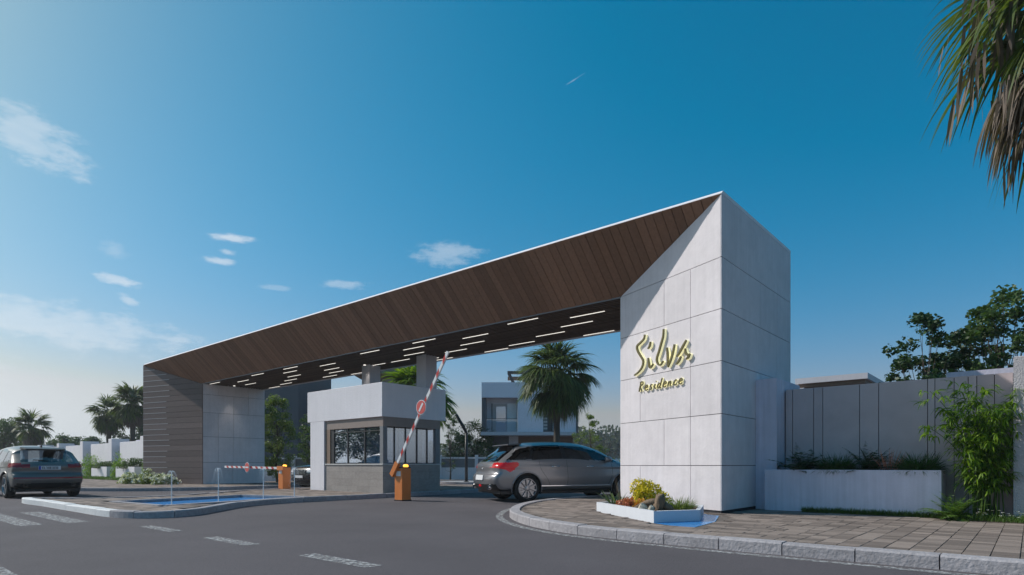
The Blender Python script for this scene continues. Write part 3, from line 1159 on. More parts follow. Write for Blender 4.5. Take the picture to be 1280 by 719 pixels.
for vc in (2.33, 2.82, 3.34, 3.82):
    MB().gbox(B0 + .06, B0 + .13, vc - .02, vc + .02, 1.066, 2.339).build('mullion', M_frame, booth)
for a, b in ((12.6, 13.6), (13.64, 14.7), (14.74, 15.88)):
    MB().gbox(a, b, BB - .09, BB - .075, 1.03, 2.33).build('window_pane', M_glass, booth)
    MB().gbox(a - .04, a, BB - .12, BB - .05, 1.022, 2.339).build('mullion', M_frame, booth)
MB().gbox(13.0, 15.6, BF + .3, BF + .85, .86, .90).build('desk_top', M_woodjamb, booth)
MB().gbox(14.2, 14.75, BF + .62, BF + .66, .98, 1.36).build('monitor', M_blk, booth)
MB().gbox(12.62, 12.72, 2.95, 3.75, .2, 2.2).build('locker', M_gframe, booth)

booth.location = (-4.814, 21.825, .146)
booth.scale = (.949, .949, .949)

# ------------------------------------------------------------------ barriers
def barrier(label, u0, v0, z0, ang, length, sgn, sign_at):
    """sgn: +1 the arm points along +u, -1 along -u; ang in degrees above level"""
    t = thing('barrier_gate', label, 'barrier', G(u0, v0, z0), 0, 'lane barriers')
    cab = MB().gbox(u0 - .16, u0 + .16, v0 - .16, v0 + .16, z0 + .0, z0 + .93, .012).build('cabinet', M_orange, t)
    MB().gbox(u0 - .175, u0 + .175, v0 - .175, v0 + .175, z0, z0 + .03).build('base_plate', M_blk, cab)
    MB().gbox(u0 - .10, u0 + .10, v0 - .163, v0 - .159, z0 + .70, z0 + .84).build('badge', M_white, cab)
    MB().gbox(u0 - .155, u0 + .155, v0 - .155, v0 + .155, z0 + .93, z0 + .955).build('cap', M_blk, cab)
    MB().lathe([(.06, 0), (.075, .015), (.075, .05), (.05, .075), (.0, .082)], G(u0 - .07 * sgn * -1, v0 + .05, z0 + .955), (0, 0, 1), 14).build('beacon', M_amber, t, smooth=True)
    c, s_ = math.cos(R(ang)), math.sin(R(ang))
    pv = (u0 + .10 * -sgn, v0 - .20, z0 + .90)

    def AP(d, w, h):     # along arm, across (v), perpendicular in the lifting plane
        return G(pv[0] + sgn * (d * c - h * s_), pv[1] + w, pv[2] + d * s_ + h * c)

    def seg(mb, a, b, hw, hh, w0=0):
        mb.hexa([AP(a, w0 - hw, -hh), AP(b, w0 - hw, -hh), AP(b, w0 + hw, -hh), AP(a, w0 + hw, -hh), AP(a, w0 - hw, hh), AP(b, w0 - hw, hh), AP(b, w0 + hw, hh), AP(a, w0 + hw, hh)])
    br = MB()
    seg(br, -.22, .22, .05, .075)
    br.build('arm_bracket', M_orange, t)
    am = MB()
    seg(am, .2, length, .022, .042)
    arm = am.build('arm', M_white, t)
    d = .45
    while d < length - .25:
        # slanted red stripe wrapped on the arm
        st = MB()
        e = .09
        for w0, nrm in ((-.0235, -1), (.0235, 1)):
            st.hexa([AP(d, w0 - .001, -.0425), AP(d + .17, w0 - .001, -.0425), AP(d + .17, w0 + .001, -.0425), AP(d, w0 + .001, -.0425),
                     AP(d + e, w0 - .001, .0425), AP(d + .17 + e, w0 - .001, .0425), AP(d + .17 + e, w0 + .001, .0425), AP(d + e, w0 + .001, .0425)])
        st.build('stripe', M_red, arm)
        d += .42
    # round no-entry disc facing outwards
    cpt = AP(sign_at, -.05, 0)
    nv = G(0, -1) - G(0, 0)
    disc = MB().lathe([(.20, 0), (.20, .012)], cpt, nv, 28).build('sign_disc', M_white, t)
    MB().lathe([(.18, .0), (.18, .006)], cpt + nv * .0125, nv, 28).build('sign_face', M_signred, disc)
    a1 = Vector((nv.y, -nv.x, 0))
    q = [cpt + nv * .019 + a1 * x + Vector((0, 0, z)) for x, z in ((-.13, -.03), (.13, -.03), (.13, .03), (-.13, .03))]
    if ang > 20:
        q = [cpt + nv * .019 + AP(x, 0, z) - AP(0, 0, 0) for x, z in ((-.13, -.03), (.13, -.03), (.13, .03), (-.13, .03))]
    MB().prism(q, nv * .003).build('sign_bar', M_white, disc)
    return t


barrier('orange barrier box with raised striped arm beside the entry lane', 9.25, .10, 0.0, 54.5, 3.75, -1, 2.05)
barrier('orange barrier box with lowered striped arm across the exit lane', 17.15, .85, .0, 0.6, 4.65, 1, 2.55)

# ------------------------------------------------------------------ pool and fountains
poolt = tag(thing('pool', None, None, G(11.8, -4, .04)), kind='structure')
MB().prism([G(u, v, .046) for u, v in pool], (0, 0, .008)).build('pool_floor', M_tile, poolt)
MB().add([G(u, v, .090) for u, v in pool], [(0, 1, 2, 3)]).build('water', M_water, poolt)
pc = [Vector(p) for p in pool]
cen = sum(pc, Vector((0, 0))) / 4
for i in range(4):
    a, b = pc[i], pc[(i + 1) % 4]
    L_ = (b - a).length
    t = (b - a) / L_
    nn = Vector((-t.y, t.x))
    if nn.dot(cen - a) < 0:
        nn = -nn
    k = int(L_ / .4)
    for j in range(k):
        p, q = a + t * (L_ * j / k + .003), a + t * (L_ * (j + 1) / k - .003)
        MB().prism([G(*(p - nn * .10), .04), G(*(q - nn * .10), .04), G(*(q + nn * .06), .04), G(*(p + nn * .06), .04)], (0, 0, .092)).build('coping_stone', M_kerb, poolt)


def jet(u, v, h, label, seed):
    rg = random.Random(seed)
    t = thing('fountain_jet', label, 'fountain', G(u, v, .09), 0, 'water jets in the pool')
    b = G(u, v, .085)
    n = 14
    MB().tube([b + Vector((rg.uniform(-.002, .002), rg.uniform(-.002, .002), h * i / n)) for i in range(n + 1)], [.013 - .003 * i / n for i in range(n + 1)], 8).build('jet', M_jet, t, smooth=True)
    sp = MB()
    oc = [(1, 0, 0), (-1, 0, 0), (0, 1, 0), (0, -1, 0), (0, 0, 1), (0, 0, -1)]
    of = [(0, 2, 4), (2, 1, 4), (1, 3, 4), (3, 0, 4), (2, 0, 5), (1, 2, 5), (3, 1, 5), (0, 3, 5)]
    for a in range(20):
        az = 2 * math.pi * (a + rg.random() * .5) / 20
        reach = rg.uniform(.12, .19)
        up_ = rg.uniform(.02, .05)
        for j in range(60):
            x = math.sqrt((j + rg.random()) / 60)
            dz = h + up_ * math.sin(math.pi * min(1, x * 1.6)) - h * .62 * x ** 3
            r_ = reach * x
            s_ = rg.uniform(.0022, .0052) * (1.15 - .75 * x)
            c = b + Vector((math.cos(az) * r_ + rg.gauss(0, .006), math.sin(az) * r_ + rg.gauss(0, .006), dz + rg.gauss(0, .006)))
            sp.add([c + Vector(o) * s_ for o in oc], of)
    sp.build('spray', M_jet, t, recalc=False)
    tag(t.children[-1], kind='stuff')


for i, (u, v, h) in enumerate(((10.35, -5.6, .76), (10.62, -4.45, .82), (10.95, -3.15, .80), (11.25, -2.1, .82))):
    jet(u, v, h, ('water jet at the pool corner by the white kerb', 'tallest water jet, second from the white kerb in the pool', 'water jet in the blue pool in front of the grey concrete pier',
                  'water jet at the pool end next to the guard booth')[i], i)

# ------------------------------------------------------------------ basin, planter and rock garden at the sign pier
bas = tag(thing('pond', None, None, G(0, -1.6, .1)), kind='structure')
MB().add([G(u, v, .110) for u, v in basin], [tuple(range(9))]).build('pond_floor', M_tile, bas)
MB().add([G(u, v, .117) for u, v in basin], [tuple(range(9))]).build('water', M_water, bas)
pl = [(2.08, -.97), (.13, -2.38), (-.29, -1.62), (.15, -.45), (1.9, .35)]
plant_r = thing('low_planter', 'low white angular planter with succulents standing in water below the sign', 'planter', G(.9, -1, .1))
for a, b in zip(pl, pl[1:] + pl[:1]):
    A_, B_ = Vector(a), Vector(b)
    t = (B_ - A_).normalized()
    nn = Vector((-t.y, t.x))
    c = Vector((.8, -.9))
    if nn.dot(c - A_) < 0:
        nn = -nn
    MB().prism([G(*A_, .10), G(*B_, .10), G(*(B_ + nn * .07 - t * .02), .10), G(*(A_ + nn * .07 + t * .02), .10)], (0, 0, .19)).build('planter_wall', M_bluewhite, plant_r)
c = Vector((.8, -1.0))
MB().prism([G(*(Vector(p) + (c - Vector(p)) * .03), .11) for p in pl], (0, 0, .15)).build('soil', M_soil, plant_r)


def NG(a):       # array of (u,v,z) -> world
    a = np.asarray(a, dtype=float)
    return np.stack([AX + UX * a[:, 0] + VX * a[:, 1], AY + UY * a[:, 0] + VY * a[:, 1], a[:, 2]], axis=1)


def bush(name, label, cat, loc, rx, ry, rz, n, size, m, seed, group=None, aspect=.5, lump=7, stems=True, flat=0.0, z_lo=0.0, extra=None):
    """rounded shrub of leaf clumps; loc = world base"""
    rng = np.random.default_rng(seed)
    t = thing(name, label, cat, loc, 0, group)
    cc = rng.normal(size=(lump, 3))
    cc /= np.linalg.norm(cc, axis=1, keepdims=True)
    cc[:, 2] = np.abs(cc[:, 2])
    cc *= rng.uniform(.25, .78, size=(lump, 1))
    cr = rng.uniform(.30, .52, size=lump)
    pk = rng.integers(0, lump, size=n)
    d = rng.normal(size=(n, 3))
    d /= np.linalg.norm(d, axis=1, keepdims=True)
    p = cc[pk] + d * (cr[pk] * rng.uniform(.45, 1.08, size=n) ** .6)[:, None]
    p[:, 2] = np.maximum(p[:, 2], z_lo + .02 * rng.random(n))
    p = p * np.array([rx, ry, rz]) + np.array(loc)
    V, F = leaf_quads(p, size, rng, aspect, flat)
    np_mesh('foliage', V, F, m, t)
    if stems:
        mb = MB()
        for i in range(min(lump, 8)):
            e = Vector(cc[i] * np.array([rx, ry, rz]) + np.array(loc))
            mb.tube([Vector(loc), Vector(loc).lerp(e, .5) + Vector((0, 0, .05 * rz)), e], [.022 * rz + .004, .012 * rz + .003, .005], 5)
        mb.build('stem', M_bark, t)
    if extra is not None:
        em, en, es = extra
        q = cc[rng.integers(0, lump, size=en)]
        d = rng.normal(size=(en, 3))
        d /= np.linalg.norm(d, axis=1, keepdims=True)
        d[:, 2] = np.abs(d[:, 2])
        q = (q + d * .46) * np.array([rx, ry, rz]) + np.array(loc)
        V, F = leaf_quads(q, es, rng, .95)
        tag(np_mesh('flower_heads', V, F, em, t), kind='stuff')
    return t


def tuft(name, label, cat, loc, r, n, length, width, m, seed, el=(35, 85), droop=.8, group=None, spread=1.0, ry=None):
    rng = np.random.default_rng(seed)
    t = thing(name, label, cat, loc, 0, group)
    az = rng.uniform(0, 2 * np.pi, n)
    rr = r * np.sqrt(rng.random(n)) * spread
    base_ = np.stack([np.cos(az) * rr, np.sin(az) * (rr if ry is None else rr * ry), np.zeros(n)], axis=1) + np.array(loc)
    ele = np.radians(rng.uniform(el[0], el[1], n))
    d = unit(az + rng.normal(0, .5, n), ele)
    V, F = blades(base_, d, length * rng.uniform(.6, 1.15, n), width, rng, 4, droop)
    np_mesh('foliage', V, F, m, t)
    return t


def fern(name, label, cat, loc, n, length, m, seed, group=None, el=(20, 70), pin=.16):
    """fronds with pinnae"""
    rng = np.random.default_rng(seed)
    t = thing(name, label, cat, loc, 0, group)
    parts = []
    for i in range(n):
        az = 2 * np.pi * i / n + rng.normal(0, .25)
        e = np.radians(rng.uniform(*el))
        p = np.array(loc) + np.array([rng.normal(0, .05), rng.normal(0, .05), 0])
        d = unit(np.array(az), np.array(e))
        L_ = length * rng.uniform(.7, 1.15)
        k = 22
        base_, dirs, lens = [], [], []
        side = np.cross(d, [0, 0, 1.0])
        side /= np.linalg.norm(side) + 1e-9
        for j in range(k):
            tt = j / (k - 1)
            p = p + d * L_ / k
            d = d + np.array([0, 0, -.055])
            d /= np.linalg.norm(d)
            for s_ in (-1, 1):
                base_.append(p.copy())
                q = side * s_ * .95 + d * .45 + np.array([0, 0, -.08])
                dirs.append(q / np.linalg.norm(q))
                lens.append(L_ * pin * (math.sin(math.pi * min(1, .18 + tt * .85)) + .08))
        parts.append(blades(np.array(base_), np.array(dirs), np.array(lens), L_ * .035, rng, 2, .3))
    V, F = merge(parts)
    np_mesh('foliage', V, F, m, t)
    return t


# plants of the rock garden
tuft('agave', 'small grey green spiky succulent at the planter tip', 'plant', G(1.72, -.85, .26), .12, 46, .34, .03, M_leaf_g, 1, el=(15, 80), droop=.2)
bush('flower_clump', 'coral orange flower clump beside the spiky succulent', 'plant', G(1.28, -1.10, .25), .28, .2, .2, 700, .045, M_flc, 2, aspect=.8, stems=False)
bush('flower_clump', 'amber flower clump below the yellow bush at the planter edge', 'plant', G(.86, -1.42, .25), .2, .17, .2, 520, .042, M_flo, 3, aspect=.8, stems=False)
bush('yellow_bush', 'bright yellow flowering bush in the low white planter', 'plant', G(1.0, -.95, .24), .52, .36, .50, 3600, .05, M_fly, 4, aspect=.55)
tuft('ornamental_grass', 'fine green grass tuft beside the driftwood stump', 'plant', G(.22, -1.28, .25), .20, 420, .26, .008, M_leaf_l, 5, el=(30, 85), droop=.9)
tuft('dry_twig', 'thin upright dry twigs rising from the succulent', 'plant', G(1.55, -.9, .26), .10, 9, .5, .010, M_dead, 6, el=(60, 85), droop=.1)


def stump(loc):
    t = thing('driftwood_stump', 'grey brown driftwood stump lying in the low white planter', 'stump', loc)
    rg = random.Random(3)
    mb = MB()
    L0 = Vector(loc)
    a1 = (G(-.25, -.30) - G(0, 0)).normalized()
    a2 = (G(.8, -.15) - G(0, 0)).normalized()

    def limb(pts, rads, n=14):
        b = len(mb.v)
        mb.tube(pts, rads, n)
        for i in range(b, len(mb.v)):
            x, y, z = mb.v[i]
            mb.v[i] = (x + rg.gauss(0, .014), y + rg.gauss(0, .014), z + rg.gauss(0, .014))
    limb([L0 + Vector((0, 0, -.02)), L0 + Vector((0, 0, .08)) + a1 * .02, L0 + Vector((0, 0, .19)) + a1 * .07, L0 + Vector((0, 0, .28)) + a1 * .10], [.13, .10, .085, .06])
    limb([L0 + Vector((0, 0, .12)), L0 + a2 * .18 + Vector((0, 0, .11)), L0 + a2 * .33 + Vector((0, 0, .07)), L0 + a2 * .44 + Vector((0, 0, .02))], [.085, .075, .06, .035])
    limb([L0 + Vector((0, 0, .1)), L0 - a2 * .16 + Vector((0, 0, .03)), L0 - a2 * .26 + Vector((0, 0, -.02))], [.08, .06, .03])
    mb.build('wood', mat('driftwood', (.20, .145, .10), rough=.9, var=.4, scale=12, bump=.8, bscale=30, stretch=(1, 1, .4)), t, smooth=True)


stump(G(.42, -1.62, .24))
rg = random.Random(12)
for i, (u, v, s_) in enumerate(((.55, -1.95, .075), (.38, -1.98, .055))):
    mb = MB()
    c0 = G(u, v, .29)
    bm = bmesh.new()
    bmesh.ops.create_icosphere(bm, subdivisions=2, radius=s_)
    for vv in bm.verts:
        vv.co *= rg.uniform(.8, 1.15)
        vv.co.z *= 1.25
    me = bpy.data.meshes.new('stone')
    bm.to_mesh(me)
    bm.free()
    me.materials.append(mat('pale_stone', (.50, .45, .36), rough=.9, var=.2))
    o = bpy.data.objects.new('stone', me)
    o.location = c0
    C.objects.link(o)
    tag(o, ('larger pale upright stone in front of the driftwood stump', 'smaller pale stone beside the driftwood stump')[i], 'stone')

# ------------------------------------------------------------------ walls on the right
blk = MB().gbox(-.42, -.003, 1.8, 3.4, .06, 2.77, .006).build('wall_pier', M_pconc)
tag(blk, 'blue grey concrete block joining the gate pier to the wall', 'pillar')
bw = thing('boundary_wall', 'grey brown panel wall with dark vertical joints behind the long planter', 'wall', G(-2, 2.4, .06))
MB().gbox(-4.09, -.44, 2.335, 2.5, .06, 2.56).build('wall_core', M_core, bw)
cu_ = [-.44, -.58, -.98, -1.15, -1.8, -2.12, -2.89, -3.0, -3.28, -3.48, -3.6, -3.84, -4.09]
for a, b in zip(cu_, cu_[1:]):
    MB().gbox(b + .006, a - .006, 2.30, 2.334, .06, 2.57).build('panel', M_wallp, bw)
rp = MB().gbox(-6.8, -4.10, 1.75, 2.9, .06, 2.76, .01).build('wall_pier', M_rough)
tag(rp, 'rough grey plastered wall pier beside the bamboo', 'pillar')
bw2 = thing('boundary_wall', 'bluish white plain wall rising behind the grey panel wall', 'wall', G(-5, 4.6, 0))
for a, b in ((-2.98, -4.6), (-4.61, -6.4), (-6.41, -9.5)):
    MB().gbox(b, a, 4.5, 4.7, 0, 2.93).build('panel', M_pconc, bw2)
bw3 = thing('boundary_wall', 'grey panel wall running on beyond the rough plastered pier', 'wall', G(-12, 2.4, .06))
for i in range(8):
    MB().gbox(-6.82 - 1.5 * (i + 1), -6.82 - 1.5 * i - .012, 2.3, 2.45, .06, 2.57).build('panel', M_wallp, bw3)
lp = thing('long_planter', 'long blue grey concrete planter box in front of the panel wall', 'planter', G(-1.75, 1.8, .1))
for nm, a in (('planter_wall', (-3.17, -.29, 1.48, 1.56)), ('planter_wall', (-3.17, -.29, 2.16, 2.24)), ('planter_wall', (-3.17, -3.09, 1.562, 2.158)), ('planter_wall', (-.37, -.29, 1.562, 2.158))):
    MB().gbox(*a, .10, .92, .005).build(nm, M_pconc, lp)
MB().gbox(-3.08, -.38, 1.57, 2.15, .12, .86).build('soil', M_soil, lp)
# plants in it
fern('juniper', 'spreading dark juniper at the gate end of the long planter', 'plant', G(-.85, 1.86, .84), 46, .62, M_leaf_d, 21, el=(25, 78), pin=.2)
tuft('grass_clump', 'low arching grass clump between the two dark shrubs in the planter', 'plant', G(-1.48, 1.86, .84), .22, 900, .42, .010, M_fern, 22, el=(25, 85), droop=.9)
fern('fern', 'upright dark fern in the middle of the long planter', 'plant', G(-2.02, 1.88, .84), 44, .58, M_leaf_d, 23, el=(25, 80), pin=.24)
tuft('coral_plant', 'thin coral red stemmed plant beside the upright fern', 'plant', G(-2.36, 1.80, .84), .09, 60, .5, .008, M_flc, 24, el=(40, 85), droop=.1)
tuft('grass_clump', 'low arching grass clump at the bamboo end of the long planter', 'plant', G(-2.80, 1.86, .84), .24, 1000, .42, .010, M_fern, 25, el=(25, 85), droop=.9)

# grass strip, fern and daisies at the wall foot
rng = np.random.default_rng(40)
n = 5200
uu = rng.uniform(-4.9, -1.0, n)
vv_ = 1.44 - np.abs(rng.normal(0, .05, n))
sel = uu < -3.2
vv_[sel] = rng.uniform(1.0, 1.72, sel.sum())
b_ = NG(np.stack([uu, vv_, np.full(n, .115)], axis=1))
V, F = blades(b_, unit(rng.uniform(0, 6.28, n), np.radians(rng.uniform(45, 88, n))), rng.uniform(.05, .14, n), .007, rng, 3, .6)
tag(np_mesh('grass', V, F, M_lgrass), 'short grass growing along the planter foot and wall', 'grass', kind='stuff')
sl = MB().gbox(-6, -3.2, .98, 1.745, .10, .126).build('planting_bed', M_soil)
tag(sl, kind='structure')
fern('fern', 'bushy bright fern on the ground at the planter corner', 'plant', G(-3.38, 1.20, .12), 54, .50, M_leaf_fb, 41, el=(18, 84), pin=.2)
n = 60
q = NG(np.stack([rng.uniform(-5.2, -3.62, n), rng.uniform(1.02, 1.5, n), rng.uniform(.20, .30, n)], axis=1))
dt = thing('daisy_patch', 'white daisies in grass at the foot of the rough pier', 'flowers', G(-4.2, 1.25, .12))
parts = []
for i in range(n):
    az = np.arange(7) * 2 * np.pi / 7
    bb = np.repeat(q[i:i + 1], 7, axis=0)
    parts.append(blades(bb, unit(az + rng.random(), np.full(7, .25)), .026, .014, rng, 2, .2))
V, F = merge(parts)
tag(np_mesh('flower_heads', V, F, M_flw, dt), kind='stuff')
bs = q.copy()
bs[:, 2] = .12
dd = q - bs
V, F = blades(bs, dd / np.linalg.norm(dd, axis=1, keepdims=True), np.linalg.norm(dd, axis=1), .006, rng, 2, 0)
tag(np_mesh('stems', V, F, M_lgrass, dt), kind='stuff')


def bamboo(label, loc, seed, nc=12, h=2.5, spread=.55):
    rng = np.random.default_rng(seed)
    t = thing('bamboo', label, 'plant', loc)
    L0 = np.array(loc)
    parts = []
    for i in range(nc):
        az = rng.uniform(0, 2 * np.pi)
        b0 = L0 + np.array([rng.normal(0, .10), rng.normal(0, .06), 0])
        hh = h * rng.uniform(.62, 1.0)
        lean = rng.uniform(.12, spread)
        pts = []
        for k in range(12):
            f = k / 11
            # arching culm
            pts.append(Vector(b0 + np.array([math.cos(az) * lean * f ** 1.7 * 1.15, math.sin(az) * lean * .42 * f ** 1.7, hh * (f - .16 * f ** 3.2)])))
        MB().tube(pts, [.010 * (1 - .8 * k / 11) + .002 for k in range(12)], 6).build('culm', M_lgrass, t, smooth=True)
        for k in range(3, 12):
            for w in range(3):
                if rng.random() < .16:
                    continue
                a = rng.uniform(0, 2 * np.pi)
                q = np.array(pts[k])
                tw = q + np.array([math.cos(a), math.sin(a) * .75, rng.uniform(-.15, .25)]) * rng.uniform(.08, .34)
                m_ = rng.integers(7, 13)
                base_ = q + (tw - q) * rng.uniform(.35, 1.0, size=(m_, 1))
                aa = a + rng.normal(0, .75, m_)
                dirs = unit(aa, np.radians(rng.uniform(-55, 28, m_)))
                parts.append(blades(base_, dirs, rng.uniform(.10, .21, m_), .021, rng, 3, .75))
    V, F = merge(parts)
    np_mesh('foliage', V, F, M_leaf_b, t)
    return t


bamboo('tall bright green bamboo clump against the panel wall', G(-3.72, 1.68, .12), 51, 26, 2.72, .95)

# ------------------------------------------------------------------ cars
def poly_resample(pts, n, smooth_step=.04):
    q = catmull([Vector(p) for p in pts], smooth_step, closed=True)
    d = [0]
    qq = q + [q[0]]
    for a, b in zip(qq, qq[1:]):
        d.append(d[-1] + (b - a).length)
    out = []
    j = 0
    for i in range(n):
        s_ = d[-1] * i / n
        while d[j + 1] < s_:
            j += 1
        t = (s_ - d[j]) / max(1e-9, d[j + 1] - d[j])
        out.append(qq[j].lerp(qq[j + 1], t))
    return out


def make_car(name, label, spec, loc, rz, n=460):
    t = thing(name, label, 'car', loc, rz, None)
    prof = poly_resample(spec['profile'], n)
    W0, belt, top = spec['width'] / 2, spec['belt'], spec['top']
    xr, xf = min(p.x for p in prof), max(p.x for p in prof)
    xm = (xr + xf) / 2
    half = (xf - xr) / 2

    def Wf(x, z):
        e = abs(x - xm) / half
        w = W0 * (1 - .10 * e ** 3.2)
        if z < .62:
            w *= 1 - .07 * ((.62 - z) / .42) ** 1.6
        elif z < belt:
            w *= 1 - .035 * ((z - .62) / (belt - .62)) ** 1.6
        else:
            w *= .965 - .245 * ((z - belt) / (top - belt)) ** 1.05
        # waist crease
        w += .010 * math.exp(-((z - spec['crease']) / .035) ** 2)
        return w
    qs = [0, .2, .4, .55, .68, .78, .86, .92, .96, .985, 1.0]
    rn, nn_ = spec.get('round', .20), 2.5
    ms = [i / 20 for i in range(1, 21)]
    V = []
    ringinfo = []
    NR = len(qs) + len(ms)
    for p in prof:
        sx = min(1.35, max(-1.35, p.x * .8))
        sp = Vector((sx, .68))
        dv = (sp - p)
        dl_ = dv.length
        dv.normalize()
        r_ = min(rn, dl_ * .55)
        for q in qs:
            d = r_ * (1 - max(0, 1 - q ** nn_) ** (1 / nn_))
            pt = p + dv * d
            V.append((pt.x, q * Wf(pt.x, pt.y), pt.y))
        pe_ = p + dv * r_
        for m_ in ms:
            pt = pe_.lerp(sp, m_)
            V.append((pt.x, Wf(pt.x, pt.y), pt.y))
    arch = spec['arch']
    groups = {}
    nv = len(V)
    allV = V + [(x, -y, z) for x, y, z in V]
    cls = spec['classify']
    for i in range(n):
        j = (i + 1) % n
        for k in range(NR - 1):
            f = (i * NR + k, j * NR + k, j * NR + k + 1, i * NR + k + 1)
            cx = sum(V[a][0] for a in f) / 4
            cy = sum(V[a][1] for a in f) / 4
            cz = sum(V[a][2] for a in f) / 4
            side = k >= 7
            dead = False
            for xw in spec['axles']:
                if (cx - xw) ** 2 + (cz - spec['wr']) ** 2 < arch * arch and cy > W0 * .60:
                    dead = True
            if dead:
                continue
            pn = cls(cx, cy, cz, side)
            two = pn in ('window', 'rear_window', 'quarter_window', 'tail_light', 'head_light', 'pillar', 'rear_pillar', 'side_skirt')
            groups.setdefault((pn, 0), []).append(f)
            groups.setdefault((pn, 1 if two else 0), []).append(tuple(a + nv for a in f[::-1]))
    objs = {}
    for (pn, _sd), fl in groups.items():
        used = sorted({a for f in fl for a in f})
        ix = {a: b for b, a in enumerate(used)}
        mb = MB()
        mb.v = [allV[a] for a in used]
        mb.f = [tuple(ix[a] for a in f) for f in fl]
        me = bpy.data.meshes.new(pn)
        me.from_pydata(mb.v, [], mb.f)
        bm = bmesh.new()
        bm.from_mesh(me)
        bmesh.ops.remove_doubles(bm, verts=bm.verts, dist=.0012)
        bmesh.ops.recalc_face_normals(bm, faces=bm.faces)
        bm.to_mesh(me)
        bm.free()
        me.polygons.foreach_set('use_smooth', [True] * len(me.polygons))
        me.materials.append(spec['mats'].get(pn, M_blk))
        o = bpy.data.objects.new(pn, me)
        C.objects.link(o)
        o.parent = t
        objs[pn] = o
    # wheels, wells, arch rims
    wr, tw = spec['wr'], .225
    for xw in spec['axles']:
        for sd in (1, -1):
            yo = W0 * .975
            ax = (0, sd, 0)
            o0 = (xw, sd * (yo - tw), wr)
            wheel = MB().lathe([(wr * .60, 0), (wr * .93, .0), (wr * .99, .03), (wr, .07), (wr, tw - .07), (wr * .985, tw - .03), (wr * .92, tw), (wr * .74, tw + .004), (wr * .71, tw - .012), (wr * .60, tw - .06)], o0, ax, 40, True).build('wheel', M_rub, t, smooth=True, local=True)
            rim = MB()
            rim.lathe([(wr * .71, tw - .05), (wr * .725, tw + .002), (wr * .685, tw + .004), (wr * .66, tw - .035), (wr * .65, .02)], o0, ax, 40)
            rim_o = rim.build('rim', M_rim, wheel, smooth=False, local=True)
            ns_ = spec.get('spokes', 10)
            spk = MB()
            for k in range(ns_):
                a = 2 * math.pi * k / ns_
                tw_ = spec.get('twist', .22) * sd

                def PT(r_, an, h_):
                    return (xw + r_ * math.cos(an), sd * (yo - tw + h_), wr + r_ * math.sin(an))
                a2 = a + tw_
                w1, w2 = .20, .105
                spk.hexa([PT(wr * .14, a - w1, tw - .045), PT(wr * .68, a2 - w2, tw - .03), PT(wr * .68, a2 + w2, tw - .03), PT(wr * .14, a + w1, tw - .045),
                          PT(wr * .14, a - w1 * .8, tw - .012), PT(wr * .68, a2 - w2 * .8, tw - .004), PT(wr * .68, a2 + w2 * .8, tw - .004), PT(wr * .14, a + w1 * .8, tw - .012)])
            spk.lathe([(wr * .18, tw - .05), (wr * .18, tw - .006), (wr * .10, tw + .0)], o0, ax, 20)
            spk.build('spokes', M_rim, wheel, local=True)
            MB().lathe([(wr * .62, tw - .10), (wr * .62, tw - .09)], o0, ax, 30).build('brake_disc', M_blk, wheel, local=True)
            # wheel well
            well = MB()
            m_ = 26
            for k in range(m_ + 1):
                a = math.pi * (-.12 + 1.24 * k / m_)
                for y in (W0 * .955, W0 * .52):
                    well.v.append((xw + arch * 1.01 * math.cos(a), sd * y, wr + arch * 1.01 * math.sin(a)))
            for k in range(m_):
                well.f.append((2 * k, 2 * k + 1, 2 * k + 3, 2 * k + 2))
            well.f.append(tuple(2 * k + 1 for k in range(m_ + 1)))
            well.build('wheel_well', M_rub, t, recalc=False, local=True)
            lip = []
            for k in range(31):
                a = math.pi * (-.10 + 1.20 * k / 30)
                x, z = xw + (arch + .006) * math.cos(a), wr + (arch + .006) * math.sin(a)
                lip.append((x, sd * (Wf(x, z) - .004), z))
            MB().tube(lip, spec.get('lip', .02), 8).build('wheel_arch', spec['mats'].get('arch', spec['mats']['body']), t, smooth=True, local=True)
    # floor and cabin
    MB().box(xr + .25, xf - .3, -W0 * .86, W0 * .86, .20, .27).build('underbody', M_blk, t, local=True)
    MB().box(xr + .45, 1.0, -W0 * .80, W0 * .80, .28, belt - .16).build('cabin_floor', M_blk, t, local=True)
    for sx_, th in ((.15, belt + .10), (-.85, belt - .02)):
        for sd in (1, -1):
            s_ = MB()
            s_.hexa([(sx_ - .12, sd * .19, .70), (sx_ + .12, sd * .19, .70), (sx_ + .12, sd * .58, .70), (sx_ - .12, sd * .58, .70),
                     (sx_ - .32, sd * .22, th), (sx_ - .20, sd * .22, th), (sx_ - .20, sd * .55, th), (sx_ - .32, sd * .55, th)])
            s_.build('seat', M_blk, t, local=True)
            MB().hexa([(sx_ - .34, sd * .30, th - .01), (sx_ - .26, sd * .30, th - .01), (sx_ - .26, sd * .47, th - .01), (sx_ - .34, sd * .47, th - .01),
                     (sx_ - .36, sd * .32, th + .14), (sx_ - .28, sd * .32, th + .14), (sx_ - .28, sd * .45, th + .14), (sx_ - .36, sd * .45, th + .14)]).build('headrest', M_blk, t, local=True)
    # mirrors and handles
    mx_, mz_ = spec['mirror']
